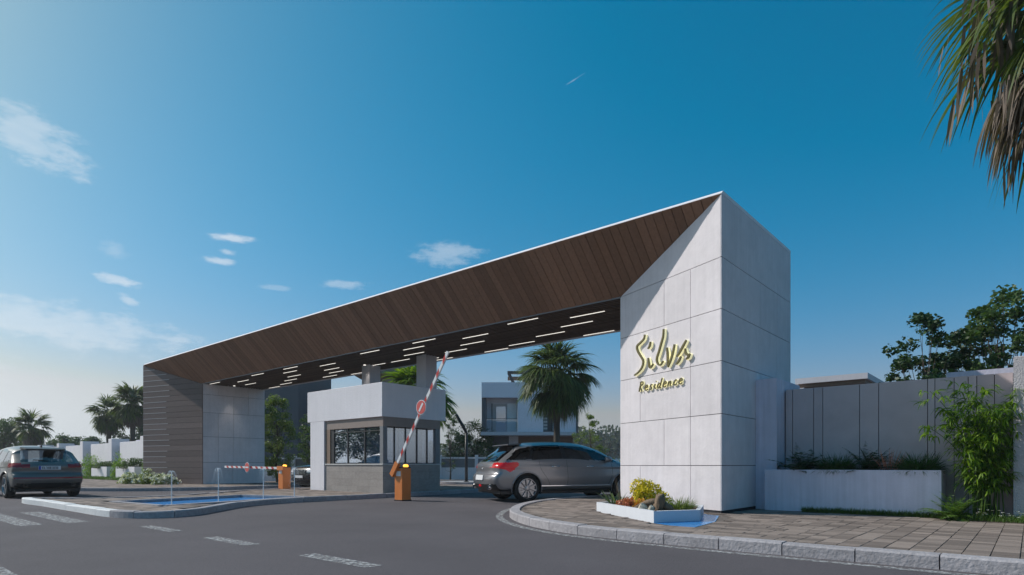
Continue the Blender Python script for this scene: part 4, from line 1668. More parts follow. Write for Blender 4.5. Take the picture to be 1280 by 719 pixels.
    for sd in (1, -1):
        y0 = Wf(mx_, mz_)
        m_ = MB().lathe([(.0, -.10), (.05, -.09), (.075, -.03), (.08, .05), (.06, .075), (.0, .08)], (mx_ - .02, sd * (y0 + .10), mz_ + .05), (-1, 0, 0), 14)
        m_.tube([(mx_ + .03, sd * (y0 - .02), mz_ - .01), (mx_, sd * (y0 + .06), mz_ + .03)], .022, 8)
        m_.build('mirror', spec['mats']['body'], t, smooth=True, local=True)
        for hx in spec['handles']:
            y1 = Wf(hx, spec['hz'])
            MB().tube([(hx - .10, sd * (y1 + .004), spec['hz']), (hx - .05, sd * (y1 + .022), spec['hz'] + .006), (hx + .07, sd * (y1 + .022), spec['hz'] + .006), (hx + .11, sd * (y1 + .004), spec['hz'] + .004)], .015, 8).build('door_handle', spec['mats'].get('handle', M_chrome), t, smooth=True, local=True)
        for seam in spec['seams']:
            P = catmull([Vector(p) for p in seam], .06)
            MB().tube([(p.x, sd * (Wf(p.x, p.y) - .0015), p.y) for p in P], .0045, 5).build('door_seam', M_blk, t, local=True)
    for nm, m_, b in spec.get('extras', []):
        b.build(nm, m_, t, local=True, smooth=False)
    return t


def seg_y(z, pts):      # piecewise x at height z
    for (x0, z0), (x1, z1) in zip(pts, pts[1:]):
        if (z0 <= z <= z1) or (z1 <= z <= z0):
            return x0 + (x1 - x0) * (z - z0) / (z1 - z0 + 1e-9)
    return pts[-1][0]


def ipoly(x, z, poly):
    return inside((x, z), poly)


M_silver = mat('silver_car_paint', (.26, .255, .265), rough=.30, spec=.5, metal=.55, coat=.55, var=.03, scale=2)
M_bronze = mat('bronze_grey_car_paint', (.17, .158, .145), rough=.32, spec=.5, metal=.35, coat=.45, var=.03, scale=2)
M_black = mat('black_car_paint', (.012, .012, .014), rough=.2, spec=.5, coat=1.0, var=.03, scale=2)
M_tail = mat('tail_light_red', (.52, .012, .018), rough=.12, spec=.6, var=.15, scale=12, emit=(.7, .01, .015), estr=.12)
M_taild = mat('dark_tail_light', (.30, .012, .018), rough=.12, spec=.6, var=.3, scale=20)
M_head = mat('head_lamp', (.55, .57, .6), rough=.08, spec=.8, var=.2, scale=20)

# silver hatchback ------------------------------------------------------
sw = [(-1.88, 1.02), (-1.28, 1.04), (-.30, 1.045), (.55, 1.03), (1.16, .985), (.55, 1.27), (.10, 1.375), (-.5, 1.405), (-1.1, 1.385), (-1.55, 1.30)]


def cls_silver(x, y, z, side):
    if side and y > .45 and ipoly(x, z, sw):
        if abs(x + .36 + .10 * (z - 1.2)) < .055:
            return 'pillar'
        if abs(x + 1.22 - .25 * (z - 1.2)) < .04:
            return 'rear_pillar'
        return 'window' if x > -.36 else ('rear_window' if x > -1.22 + .25 * (z - 1.2) else 'quarter_window')
    if z > .985 and x < -1.2 and y < .62 - .25 * (z - 1.0) and not side and z < 1.385:
        return 'rear_screen'
    if x > .55 and z > 1.02 and y < .66 - .28 * (z - 1.0) and not side and z < 1.40:
        return 'windscreen'
    # tail lights wrap from the side to the hatch
    if x < -1.5 and y > .52 and .73 < z < .985:
        if ipoly(x, z, [(-2.3, .955), (-1.62, .975), (-1.56, .93), (-1.74, .76), (-1.82, .735), (-1.93, .80), (-2.3, .865)]):
            return 'tail_light'
    if z < .44 and x < -1.9 and y < .80:
        return 'lower_bumper'
    if z < .30 and side:
        return 'side_skirt'
    if x > 2.0 and z < .62 and y < .6:
        return 'grille'
    if x > 1.75 and .62 < z < .80 and y > .45:
        return 'head_light'
    return 'body'


prof_s = [(-2.12, .25), (-2.24, .36), (-2.29, .52), (-2.27, .64), (-2.20, .72), (-2.19, .90), (-2.10, 1.0), (-1.86, 1.19), (-1.66, 1.335), (-1.60, 1.40), (-1.45, 1.435), (-.9, 1.492), (-.3, 1.51), (.25, 1.475), (.75, 1.335),
          (1.2, 1.105), (1.42, 1.015), (1.75, .93), (2.05, .80), (2.20, .66), (2.24, .48), (2.18, .30), (2.0, .22), (1.0, .20), (0, .20), (-1.0, .20), (-1.8, .22)]
ex = [('number_plate', M_white, MB().hexa([(-2.305, -.26, .535), (-2.295, -.26, .535), (-2.295, .26, .535), (-2.305, .26, .535), (-2.285, -.26, .66), (-2.27, -.26, .66), (-2.27, .26, .66), (-2.285, .26, .66)])),
      ('rear_reflector', M_tail, MB().box(-2.275, -2.24, -.07, .07, .37, .425)),
      ('chrome_strip', M_chrome, MB().hexa([(-1.0, .915, .385), (.95, .915, .385), (.95, .932, .385), (-1.0, .932, .385), (-1.0, .915, .405), (.95, .915, .405), (.95, .932, .405), (-1.0, .932, .405)])),
      ('chrome_strip', M_chrome, MB().hexa([(-1.0, -.932, .385), (.95, -.932, .385), (.95, -.915, .385), (-1.0, -.915, .385), (-1.0, -.932, .405), (.95, -.932, .405), (.95, -.915, .405), (-1.0, -.915, .405)])),
      ('spoiler', M_silver, MB().hexa([(-1.74, -.56, 1.395), (-1.40, -.60, 1.41), (-1.40, .60, 1.41), (-1.74, .56, 1.395), (-1.74, -.55, 1.42), (-1.40, -.58, 1.447), (-1.40, .58, 1.447), (-1.74, .55, 1.42)])),
      ('wiper', M_blk, MB().tube([(-2.06, 0, 1.05), (-2.00, -.2, 1.10), (-1.96, -.4, 1.13)], .010, 6))]
for sd in (1, -1):
    ex.append(('exhaust', M_chrome, MB().lathe([(.035, 0), (.06, 0), (.06, .07), (.035, .07)], (-2.19, sd * .56, .36), (-1, 0, 0), 16, True)))
    ex.append(('badge', M_chrome, MB().tube([(-2.215, -.04 * sd, .80), (-2.212, 0, .835), (-2.215, .04 * sd, .80)], .008, 6)))
SPEC_S = dict(profile=prof_s, width=1.86, belt=1.0, top=1.51, crease=.86, axles=(-1.36, 1.39), wr=.335, arch=.385, classify=cls_silver, mirror=(.86, 1.0),
              handles=(-.62, .36), hz=.865, seams=[[(-1.05, 1.02), (-1.0, .8), (-.82, .55), (-.75, .40)], [(-.30, 1.03), (-.27, .6), (-.28, .38)], [(.98, .98), (1.02, .7), (.90, .42)]], extras=ex, spokes=10,
              mats=dict(body=M_silver, window=M_cglassd, rear_window=M_cglassd, quarter_window=M_cglassd, rear_screen=M_cglassd, windscreen=M_cglass, pillar=M_blk, tail_light=M_tail, lower_bumper=M_blk, side_skirt=M_silver, grille=M_blk, head_light=M_head))
hs = R(22)
c1 = Vector((1.46, 18.0, 0))
make_car('hatchback_car', 'silver grey hatchback with red tail lamps driving in under the gate', SPEC_S, c1, hs).scale = (1.12, 1.12, 1.12)

# bronze SUV seen from behind --------------------------------------------
sw2 = [(-1.72, 1.12), (-.3, 1.10), (.6, 1.07), (1.18, 1.03), (.62, 1.37), (.1, 1.50), (-.6, 1.53), (-1.2, 1.46), (-1.62, 1.28)]


def cls_suv(x, y, z, side):
    if side and y > .42 and ipoly(x, z, sw2):
        if abs(x + .32) < .05:
            return 'pillar'
        if abs(x + 1.15) < .045:
            return 'rear_pillar'
        return 'window' if x > -.32 else ('rear_window' if x > -1.15 else 'quarter_window')
    if z > 1.11 and x < -1.1 and y < .70 - .42 * (z - 1.1) and not side and z < 1.47:
        return 'rear_screen'
    if x > .5 and z > 1.07 and y < .70 - .3 * (z - 1.0) and not side and z < 1.52:
        return 'windscreen'
    if x < -1.7 and y > .43 and abs(z - (.985 + .02 * (y > .7))) < .055 + .03 * (y - .43):
        return 'tail_light'
    if x < -1.95 and abs(z - .62) < .022 and y < .88:
        return 'reflector_strip'
    if z < .46 and x < -1.9 and y < .82:
        return 'lower_bumper'
    if z < .36 and side:
        return 'side_skirt'
    if x > 1.9 and .45 < z < .86 and y < .46:
        return 'grille'
    if x > 1.8 and .30 < z < .42 and y < .75:
        return 'lower_intake'
    if x > 1.62 and .74 < z < .90 and y > .50:
        return 'head_light'
    return 'body'


prof_v = [(-2.14, .30), (-2.28, .44), (-2.33, .58), (-2.30, .70), (-2.20, .80), (-2.22, .98), (-2.12, 1.10), (-1.88, 1.28), (-1.66, 1.46), (-1.62, 1.52), (-1.45, 1.565), (-.9, 1.63), (-.3, 1.65), (.25, 1.61), (.75, 1.46),
          (1.2, 1.20), (1.40, 1.12), (1.8, 1.06), (2.12, .96), (2.28, .78), (2.31, .55), (2.24, .36), (2.05, .27), (1.0, .25), (0, .25), (-1.0, .25), (-1.8, .27)]


def plate_extras(front=False):
    e = []
    if not front:
        p = MB().hexa([(-2.235, -.28, .87), (-2.20, -.28, .87), (-2.20, .28, .87), (-2.235, .28, .87), (-2.24, -.28, .99), (-2.20, -.28, .99), (-2.20, .28, .99), (-2.24, .28, .99)])
        e.append(('number_plate', M_white, p))
        e.append(('plate_band', mat('plate_blue', (.03, .08, .45), rough=.4), MB().box(-2.243, -2.236, .225, .278, .873, .985)))
        # plate characters
        y = .19
        for k, ch in enumerate(('E', 'L', '7', 'N', '8', '2', '0', '9', '0')):
            b = MB()
            h, w, s_ = .072, .032, .010
            z0 = .893
            segs = {'E': 'lumd', 'L': 'ld', '7': 'ur', 'N': 'lr', '8': 'lumdr', '2': 'umd', '0': 'ludr', '9': 'umdr'}[ch]
            if 'l' in segs:
                b.box(-2.2445, -2.241, y - s_, y, z0, z0 + h)
            if 'r' in segs:
                b.box(-2.2445, -2.241, y - w, y - w + s_, z0, z0 + h)
            if 'u' in segs:
                b.box(-2.2445, -2.241, y - w, y, z0 + h - s_, z0 + h)
            if 'm' in segs:
                b.box(-2.2445, -2.241, y - w, y, z0 + h / 2 - s_ / 2, z0 + h / 2 + s_ / 2)
            if 'd' in segs:
                b.box(-2.2445, -2.241, y - w, y, z0, z0 + s_)
            e.append(('plate_character', M_blk, b))
            y -= .046
        e.append(('wiper', M_blk, MB().tube([(-2.10, 0, 1.15), (-2.05, .2, 1.165), (-2.04, .38, 1.17)], .012, 6)))
    else:
        e.append(('number_plate', M_white, MB().box(2.30, 2.325, -.26, .26, .50, .60)))
        for k in range(9):
            e.append(('grille_bar', M_chrome, MB().box(2.26, 2.315, -.4 + .1 * k - .008, -.4 + .1 * k + .008, .66, .84)))
    e.append(('spoiler', M_blk, MB().hexa([(-1.84, -.52, 1.49), (-1.45, -.58, 1.525), (-1.45, .58, 1.525), (-1.84, .52, 1.49), (-1.84, -.51, 1.515), (-1.45, -.56, 1.575), (-1.45, .56, 1.575), (-1.84, .51, 1.515)])))
    e.append(('antenna', M_blk, MB().hexa([(-1.35, -.02, 1.57), (-1.15, -.025, 1.585), (-1.15, .025, 1.585), (-1.35, .02, 1.57), (-1.38, -.006, 1.65), (-1.33, -.006, 1.65), (-1.33, .006, 1.65), (-1.38, .006, 1.65)])))
    for sd in (1, -1):
        e.append(('exhaust', M_blk, MB().lathe([(.04, 0), (.06, 0), (.06, .06), (.04, .06)], (-2.20, sd * .60, .40), (-1, 0, 0), 14, True)))
    return e


def suv_spec(paint, front=False):
    return dict(profile=prof_v, width=1.93, belt=1.08, top=1.65, crease=.98, axles=(-1.40, 1.42), wr=.375, arch=.43, classify=cls_suv, mirror=(.88, 1.06),
                handles=(-.62, .36), hz=.95, seams=[[(-1.05, 1.08), (-1.0, .85), (-.80, .6), (-.75, .42)], [(-.30, 1.08), (-.27, .65), (-.28, .42)], [(1.0, 1.03), (1.05, .75), (.92, .45)]], extras=plate_extras(front), spokes=5, twist=0.0,
                mats=dict(body=paint, window=M_cglass, rear_window=M_cglass, quarter_window=M_cglass, rear_screen=M_cglassl, windscreen=M_cglassl, pillar=M_blk, tail_light=M_taild, reflector_strip=M_taild, lower_bumper=M_blk, side_skirt=M_blk, grille=M_blk, lower_intake=M_blk, head_light=M_head, handle=paint))


cl = Vector((-16.0, 20.1, 0))
make_car('suv_car', 'bronze grey sport utility car driving away past the fountain island', suv_spec(M_bronze), cl, UROT + .03)
cb = Vector((-7.2, 26.4, 0))
make_car('suv_car', 'black sport utility car waiting behind the lowered barrier', suv_spec(M_black, True), cb, VROT + math.pi + .03, 360)

# ------------------------------------------------------------------ trees
def tree(name, label, loc, h, rx, ry, crown_lo, n_clump, n_leaf, leaf, m, seed, clump_r=.26, group=None, trunk_r=None, aspect=.5, multi=1, gap=.0, cat='tree', flat=0.0):
    """trunk with curved limbs to clumps spread through the crown's volume"""
    rng = np.random.default_rng(seed)
    t = thing(name, label, cat, loc, 0, group)
    L0 = Vector(loc)
    tr = trunk_r or h * .022
    cz0, cz1 = h * crown_lo, h
    cc = []
    while len(cc) < n_clump:
        f = rng.random()
        z = cz0 + (cz1 - cz0) * f
        prof = math.sin(math.pi * min(1, .16 + f * .80)) ** .75
        a = rng.uniform(0, 2 * np.pi)
        r_ = prof * math.sqrt(rng.uniform(.04, 1)) * rng.uniform(.75, 1.12)
        cc.append((math.cos(a) * r_ * rx, math.sin(a) * r_ * ry, z))
    cc = np.array(cc)
    tops = []
    trunk = MB()
    for k in range(multi):
        lean = Vector((rng.normal(0, .05 * h), rng.normal(0, .05 * h), 0)) * (1 if multi > 1 else .5)
        P = [L0 + lean * f + Vector((rng.normal(0, .008 * h), rng.normal(0, .008 * h), h * .72 * f)) for f in (0, .2, .4, .6, .8, 1)]
        P[0] = L0 + (Vector((rng.normal(0, tr), rng.normal(0, tr), 0)) if multi > 1 else Vector((0, 0, 0)))
        s_ = tr / (1 + .35 * (multi - 1))
        trunk.tube(P, [s_ * (1.25 - .2 * i if i == 0 else 1 - .16 * i) for i in range(6)], 8)
        tops.append(P)
    trunk.build('trunk', M_bark, t, smooth=True)
    limbs = MB()
    for c in cc:
        P = tops[rng.integers(0, multi)]
        e = L0 + Vector(c)
        zf = max(.12, min(.8, (c[2] / h) * rng.uniform(.5, .8)))
        fi = min(4.99, zf / .86 * 5)
        st = P[int(fi)].lerp(P[int(fi) + 1], fi - int(fi))
        mid = st.lerp(e, .55) + Vector((0, 0, -.05 * h * rng.random()))
        limbs.tube([st, mid, e], [tr * .26, tr * .13, tr * .05], 5, False)
    limbs.build('limbs', M_bark, t)
    crs = rng.uniform(.6, 1.25, size=len(cc)) * clump_r
    pk = rng.integers(0, len(cc), size=n_leaf)
    d = rng.normal(size=(n_leaf, 3))
    d /= np.linalg.norm(d, axis=1, keepdims=True)
    rr = rng.random(n_leaf) ** .45
    sc = np.array([rx, ry, (cz1 - cz0) * .42])
    p = cc[pk] + d * (crs[pk] * rr)[:, None] * np.array([rx, rx, rx]) * np.array([1, 1, .72])
    p = p + np.array(loc)
    V, F = leaf_quads(p, leaf, rng, aspect, flat)
    np_mesh('crown', V, F, m, t)
    return t


def palm(name, label, loc, h, crown_r, nl, nb, seed, m=None, trunk_r=.2, dead=.3, group=None, seg=4, bw=.045, el=(-62, 78), droop=1.0, bend=(0, 0), dead_el=(-86, -45), petiole=.5):
    """fan palm: trunk, green fans, hanging dead fans"""
    folds = seg > 5
    rng = np.random.default_rng(seed)
    t = thing(name, label, 'palm tree', loc, 0, group)
    L0 = np.array(loc, dtype=float)
    P, Rr = [], []
    k = 18
    for i in range(k + 1):
        f = i / k
        P.append(Vector(L0 + np.array([bend[0] * f * f, bend[1] * f * f, h * f])))
        Rr.append(trunk_r * (1.35 - .9 * f if f < .25 else 1.0 + .06 * math.sin(i * 2.4)) * (1 if f < .85 else 1.12))
    MB().tube(P, Rr, 12).build('trunk', M_palmbark, t, smooth=True)
    top_ = np.array(P[-1])
    green, brown, pet = [], [], MB()
    for i in range(nl):
        az = i * 2.39996 + rng.normal(0, .15)
        isdead = rng.random() < dead
        e = rng.uniform(*dead_el) if isdead else rng.uniform(*el)
        e = np.radians(e)
        Lp = crown_r * petiole * rng.uniform(.75, 1.15) * (.75 if isdead else 1)
        d = unit(np.array(az), np.array(e))
        pts = []
        p = top_ + np.array([0, 0, rng.uniform(-.35, .25) * trunk_r * 2 - (.9 * trunk_r * 2 if isdead else 0)])
        for j in range(5):
            pts.append(Vector(p))
            p = p + d * Lp / 4
            d = d + np.array([0, 0, -.05 * droop])
            d /= np.linalg.norm(d)
        pet.tube(pts, [.022 * crown_r ** .5, .018 * crown_r ** .5, .014 * crown_r ** .5, .011 * crown_r ** .5, .008 * crown_r ** .5], 5, False)
        hub = np.array(pts[-1])
        side = np.cross(d, [0, 0, 1.0])
        if np.linalg.norm(side) < .05:
            side = np.array([-math.sin(az), math.cos(az), 0.0])
        side /= np.linalg.norm(side)
        side = side + rng.normal(0, .18, 3)
        side /= np.linalg.norm(side)
        th = np.linspace(-1.35, 1.35, nb) + rng.normal(0, .03, nb)
        dirs = np.cos(th)[:, None] * d + np.sin(th)[:, None] * side
        up_ = np.cross(side, d)
        dirs = dirs + up_ * rng.normal(0, .06, nb)[:, None] + np.abs(np.sin(th))[:, None] * up_ * .10
        dirs /= np.linalg.norm(dirs, axis=1, keepdims=True)
        Lb = crown_r * (1 - petiole * .62) * (.72 + .28 * np.cos(th)) * rng.uniform(.85, 1.1, nb)
        if isdead:
            Lb *= .85
        if folds:        # near palm: some blades snap and hang
            th2 = rng.random(nb) < (.0 if isdead else .42)
            dr_ = droop * .75
            p_, d_ = np.repeat(hub[None], nb, 0), dirs.copy()
            Lb = np.where(th2, Lb * .62, Lb)
            for _ in range(seg):
                p_ = p_ + d_ * (Lb / seg)[:, None]
                d_ = d_ + np.array([0, 0, -dr_ / seg * 1.6])
                d_ /= np.linalg.norm(d_, axis=1, keepdims=True)
            if th2.any():
                k2 = int(th2.sum())
                dd_ = d_[th2] * .35 + np.array([0, 0, -1.0]) + rng.normal(0, .12, (k2, 3))
                dd_ /= np.linalg.norm(dd_, axis=1, keepdims=True)
                brown.append(blades(p_[th2] - dd_ * .02, dd_, crown_r * rng.uniform(.16, .34, k2), bw * crown_r * .9, rng, 4, .25))
        VF = blades(np.repeat(hub[None], nb, 0), dirs, Lb, bw * crown_r, rng, seg, droop * (.75 if folds else rng.uniform(.55, 1.0)) * (1.5 if isdead else 1))
        (brown if isdead else green).append(VF)
    pet.build('leaf_stalks', M_palm if m is None else m, t)
    V, F = merge(green)
    np_mesh('crown', V, F, m or M_palm, t)
    if brown:
        V, F = merge(brown)
        np_mesh('dead_skirt', V, F, M_dead, t)
    return t


def PX(px, Y, z=0.0):        # plan position from a bearing and a distance
    return Vector(((px - 640) / 757 * Y, Y, z))


# palm over the pavement on the right
palm('fan_palm', 'tall fan palm on the pavement with dry drooping fronds', G(-5.2, -.3, .1), 6.72, 2.2, 58, 30, 106, trunk_r=.2, dead=.36, seg=8, bw=.024, el=(-60, 72), droop=1.45, dead_el=(-70, 5), petiole=.52)
# palm in front of the villa
palm('fan_palm', 'fan palm with full crown in front of the white villa', PX(696, 33), 5.8, 2.3, 96, 26, 72, trunk_r=.17, dead=.14, seg=5, bw=.030, el=(-65, 85), droop=1.35, dead_el=(-84, -50))
palm('fan_palm', 'bright green palm rising behind the guard booth roof', PX(522, 31), 4.55, 2.0, 50, 22, 73, m=M_palm_b, trunk_r=.22, dead=.0, el=(-40, 85), bw=.05)
# palms behind the left fence
palm('fan_palm', 'round crowned fan palm standing alone behind the white fence', PX(40, 62), 4.9, 1.9, 80, 18, 74, trunk_r=.2, dead=.3, group='palms behind the fence', bw=.06)
palm('fan_palm', 'shorter of two fan palms beside the dark board pier', PX(136, 58), 5.9, 1.85, 80, 18, 75, trunk_r=.2, dead=.3, group='palms behind the fence', bw=.06)
palm('fan_palm', 'taller of two fan palms beside the dark board pier', PX(166, 54), 6.5, 1.95, 84, 18, 76, trunk_r=.2, dead=.3, group='palms behind the fence', bw=.06)
tree('leafy_tree', 'dusty grey green tree below the palms behind the fence', PX(172, 60), 6.2, 2.2, 2.2, .25, 40, 5200, .26, M_leaf_g, 80, .32, trunk_r=.14)
tree('leafy_tree', 'grey green tree at the far end of the fence', PX(4, 66), 5.6, 3.0, 3.0, .15, 50, 6200, .28, M_leaf_m, 81, .3, trunk_r=.16)
for i, (px, Y, h, r_) in enumerate(((78, 70, 4.3, 2.2), (98, 72, 4.2, 2.4), (118, 68, 4.0, 1.7))):
    tree('small_tree', ('low spreading tree next to the lone palm', 'wispy tree between the lone palm and palm pair', 'small open tree just before the palm pair')[i], PX(px, Y), h, r_, r_, .3, 30, 2600, .26, (M_leaf_g, M_leaf_m, M_leaf_g)[i], 82 + i, .26, 'small trees behind the fence', .1)
# trees over the right-hand wall
tree('leafy_tree', 'open branched dark leaved tree behind the panel wall', PX(1152, 15.5), 4.75, 1.1, 1.1, .45, 40, 3600, .115, M_leaf_d, 86, .24, trunk_r=.06, aspect=.62, multi=2, flat=.55)
tree('leafy_tree', 'taller dark leaved tree behind the bluish white wall', PX(1258, 15.0), 5.3, 1.35, 1.2, .42, 60, 6200, .115, M_leaf_m, 87, .21, trunk_r=.07, aspect=.62, multi=3, flat=.55)
tree('leafy_tree', 'spreading dark leaved tree between the two wall trees', PX(1208, 15.8), 4.5, .95, .95, .48, 34, 3000, .115, M_leaf_d, 98, .25, trunk_r=.06, aspect=.62, multi=2, flat=.5)
# inside the gate
tree('leafy_tree', 'slender light green tree beside the grey concrete pier', PX(347, 33), 4.75, 1.05, 1.05, .10, 80, 12500, .095, M_leaf_l, 88, .30, trunk_r=.06)
tree('leafy_tree', 'light green tree half hidden by the guard booth', PX(386, 36), 4.0, 1.1, 1.1, .15, 44, 4200, .11, M_leaf_m, 89, .26, trunk_r=.06)
tree('leafy_tree', 'broad dark tree seen through the booth windows', PX(446, 37), 5.2, 2.3, 2.0, .30, 60, 7000, .14, M_leaf_d, 90, .26, trunk_r=.12)
tree('young_tree', 'thin pale birch like tree by the booth corner', PX(563, 42), 4.9, .9, .9, .15, 44, 2000, .11, M_leaf_g, 91, .22, trunk_r=.05)
tree('leafy_tree', 'dense round dark green tree next to the villa balcony', PX(594, 46), 4.1, 2.0, 1.8, .05, 60, 7500, .15, M_leaf_m, 92, .3, trunk_r=.1)
bush('shrub', 'dark shrub behind the low inner fence wall', 'shrub', PX(575, 46), 1.4, 1.2, 3.4, 4200, .15, M_leaf_d, 93, lump=14)
tree('young_tree', 'slender pale green tree beside the villa', PX(737, 40), 4.3, 1.15, 1.1, .18, 46, 2600, .12, M_leaf_l, 94, .22, trunk_r=.05)
bush('shrub', 'yellow green rounded shrub behind the silver car bonnet', 'shrub', PX(757, 33), 1.3, 1.0, 1.75, 5200, .085, M_leaf_y, 95, lump=16)
bush('shrub', 'yellow green shrub in the shade of the sign pier', 'shrub', PX(785, 34), 1.3, 1.0, 1.6, 4200, .085, M_leaf_y, 96, lump=14)

# across the road: seen mirrored in the booth's front windows
for i, (x, y, h, r_) in enumerate(((-33.0, 21.6, 6.4, 2.7), (-37.5, 26.6, 6.8, 2.8), (-42.0, 23.5, 7.5, 3.2))):
    tree('leafy_tree', ('dark broad tree across the road, mirrored in the booth window', 'dark tree across the road beyond the first one', 'tallest dark tree across the road')[i], (x, y, -.02), h, r_, r_, .26, 60, 6000, .2, M_leaf_d, 150 + i, .26, 'trees across the road', .13)

# ------------------------------------------------------------------ fence, planters and plants on the left
fl = thing('boundary_fence', 'white panel fence with tall piers running away along the pavement', 'fence', G(50, 3.4, .06))
pan = [(30.2, 34.4), (36.0, 37.9), (39.5, 43.9), (46.0, 50.5), (53.0, 57.4), (59.6, 64.0), (66.2, 70.6), (72.8, 77.2), (79.4, 83.8), (86.0, 90.4), (92.6, 97.0), (99.2, 103.6)]
for i, (a, b) in enumerate(pan):
    MB().gbox(a, b, 3.3, 3.5, .06, 2.62, .01).build('panel', M_plaster, fl)
    if i:
        p0, p1 = pan[i - 1][1], a
        c = (p0 + p1) / 2
        MB().gbox(c - .34, c + .34, 3.0, 4.1, .06, 2.88, .01).build('fence_pier', M_plaster, fl)
        MB().gbox(p0 + .002, c - .342, 3.55, 3.7, .06, 2.4).build('infill_panel', M_wallp, fl)
        MB().gbox(c + .342, p1 - .002, 3.55, 3.7, .06, 2.4).build('infill_panel', M_wallp, fl)
fl2 = thing('boundary_fence', 'second row of white fence blocks showing above the front fence', 'fence', G(60, 6, 0))
for i in range(11):
    a = 40 + 6.6 * i
    MB().gbox(a, a + 2.6, 6.0, 6.4, 0, 3.0, .01).build('panel', M_pconc, fl2)
for i, (a, b) in enumerate(((36.9, 40.3), (42.1, 45.4), (49.5, 52.8), (56.2, 59.4))):
    t = thing('box_planter', ('white planter box nearest the dark board pier', 'second white planter box along the fence from the board pier', 'third white planter box along the fence from the board pier', 'fourth white planter box along the fence from the board pier')[i], 'planter', G((a + b) / 2, 2.5, .1), 0, 'white planters along the fence')
    for w in ((a, b, 2.0, 2.08), (a, b, 2.92, 3.0), (a, a + .08, 2.082, 2.918), (b - .08, b, 2.082, 2.918)):
        MB().gbox(*w, .09, .92, .006).build('planter_wall', M_plaster, t)
    MB().gbox(a + .082, b - .082, 2.082, 2.918, .1, .84).build('soil', M_soil, t)
    bush('shrub', ('round green shrub in the planter nearest the board pier', 'round green shrub in the second planter from the board pier', 'round green shrub in the third planter from the board pier', 'round green shrub in the fourth planter from the board pier')[i], 'shrub',
         G((a + b) / 2, 2.45, .84), 1.1, .8, .62, 2200, .10, M_leaf_m, 110 + i, group='shrubs in the fence planters', lump=10)
for i, (uc, h) in enumerate(((35.6, 2.1), (41.2, 1.75), (47.4, 1.9), (54.4, 1.7))):
    bush('bamboo_shrub', ('tall fresh green shrub touching the board pier', 'fresh green shrub between the first two planters', 'fresh green shrub between the second and third planters', 'fresh green shrub between the third and fourth planters')[i], 'shrub',
         G(uc, 2.55, .08), .75, .6, h, 2600, .13, M_leaf_b, 120 + i, group='upright shrubs along the fence', aspect=.28, lump=16)
rng = np.random.default_rng(130)
n = 9000
b_ = NG(np.stack([rng.uniform(29.5, 62, n), rng.uniform(1.0, 1.95, n), np.full(n, .12)], axis=1))
V, F = blades(b_, unit(rng.uniform(0, 6.28, n), np.radians(rng.uniform(45, 88, n))), rng.uniform(.10, .24, n), .02, rng, 2, .6)
tag(np_mesh('grass', V, F, M_lgrass), 'grass verge along the white planters', 'grass', kind='stuff')
tag(MB().gbox(29.6, 62, .95, 3.2, .10, .128).build('planting_bed', M_soil), kind='structure')
for i, (uc, vc, r_, h) in enumerate(((28.6, -.65, .75, .55), (27.5, -.35, .7, .62), (26.5, -.05, .65, .5), (29.6, -.4, .7, .5))):
    bush('flower_bush', ('low green bush with white blooms at the board pier corner', 'fuller white blooming bush at the middle of the board pier', 'small white blooming bush near the concrete side of the pier', 'low bush with white blooms beyond the board pier edge')[i], 'shrub',
         G(uc, vc, .1), r_, r_ * .8, h, 1500, .085, M_leaf_l, 140 + i, group='blooming bushes at the board pier', extra=(M_flw, 260, .11), stems=False)

# ------------------------------------------------------------------ inside: lane islands, fence, lamp, houses
isl2 = tag(thing('pavement', None, None, PX(588, 32)), kind='structure')
ring = [Vector(W2(*(PX(590, 33.2) + Vector((2.0 * math.cos(a), 1.6 * math.sin(a), 0)))[:2])) for a in [2 * math.pi * i / 14 for i in range(14)]]
pp_, ii_ = kerb_run([tuple(p) for p in ring], isl2, M_kerb, closed=True, side=1)
cc0 = Vector(W2(*PX(590, 33.2)[:2]))
if (ii_[0] - cc0).length > (pp_[0] - cc0).length:
    for o in list(isl2.children):
        bpy.data.objects.remove(o)
    pp_, ii_ = kerb_run([tuple(p) for p in ring], isl2, M_kerb, closed=True, side=-1)
slab('paving_bed', [tuple(p) for p in ii_], -.015, .12, mat('pale_paving', (.38, .38, .39), rough=.9, var=.2, scale=12), isl2)
lt = thing('street_lamp', 'dark bent street lamp post on the small round island', 'street lamp', PX(583, 32.6, .12))
lb = PX(583, 32.6, .12)
MB().tube([lb, lb + Vector((0, 0, 2.68))], [.085, .07], 12).build('post', M_frame, lt, smooth=True)
MB().tube([lb + Vector((0, 0, 2.63)), lb + Vector((-.27, -.05, 3.15)), lb + Vector((-.55, -.1, 3.62))], [.075, .085, .075], 10).build('lamp_arm', M_frame, lt, smooth=True)
MB().lathe([(.16, 0), (.16, .02), (.09, .03)], lb, (0, 0, 1), 14).build('base_plate', M_frame, lt)

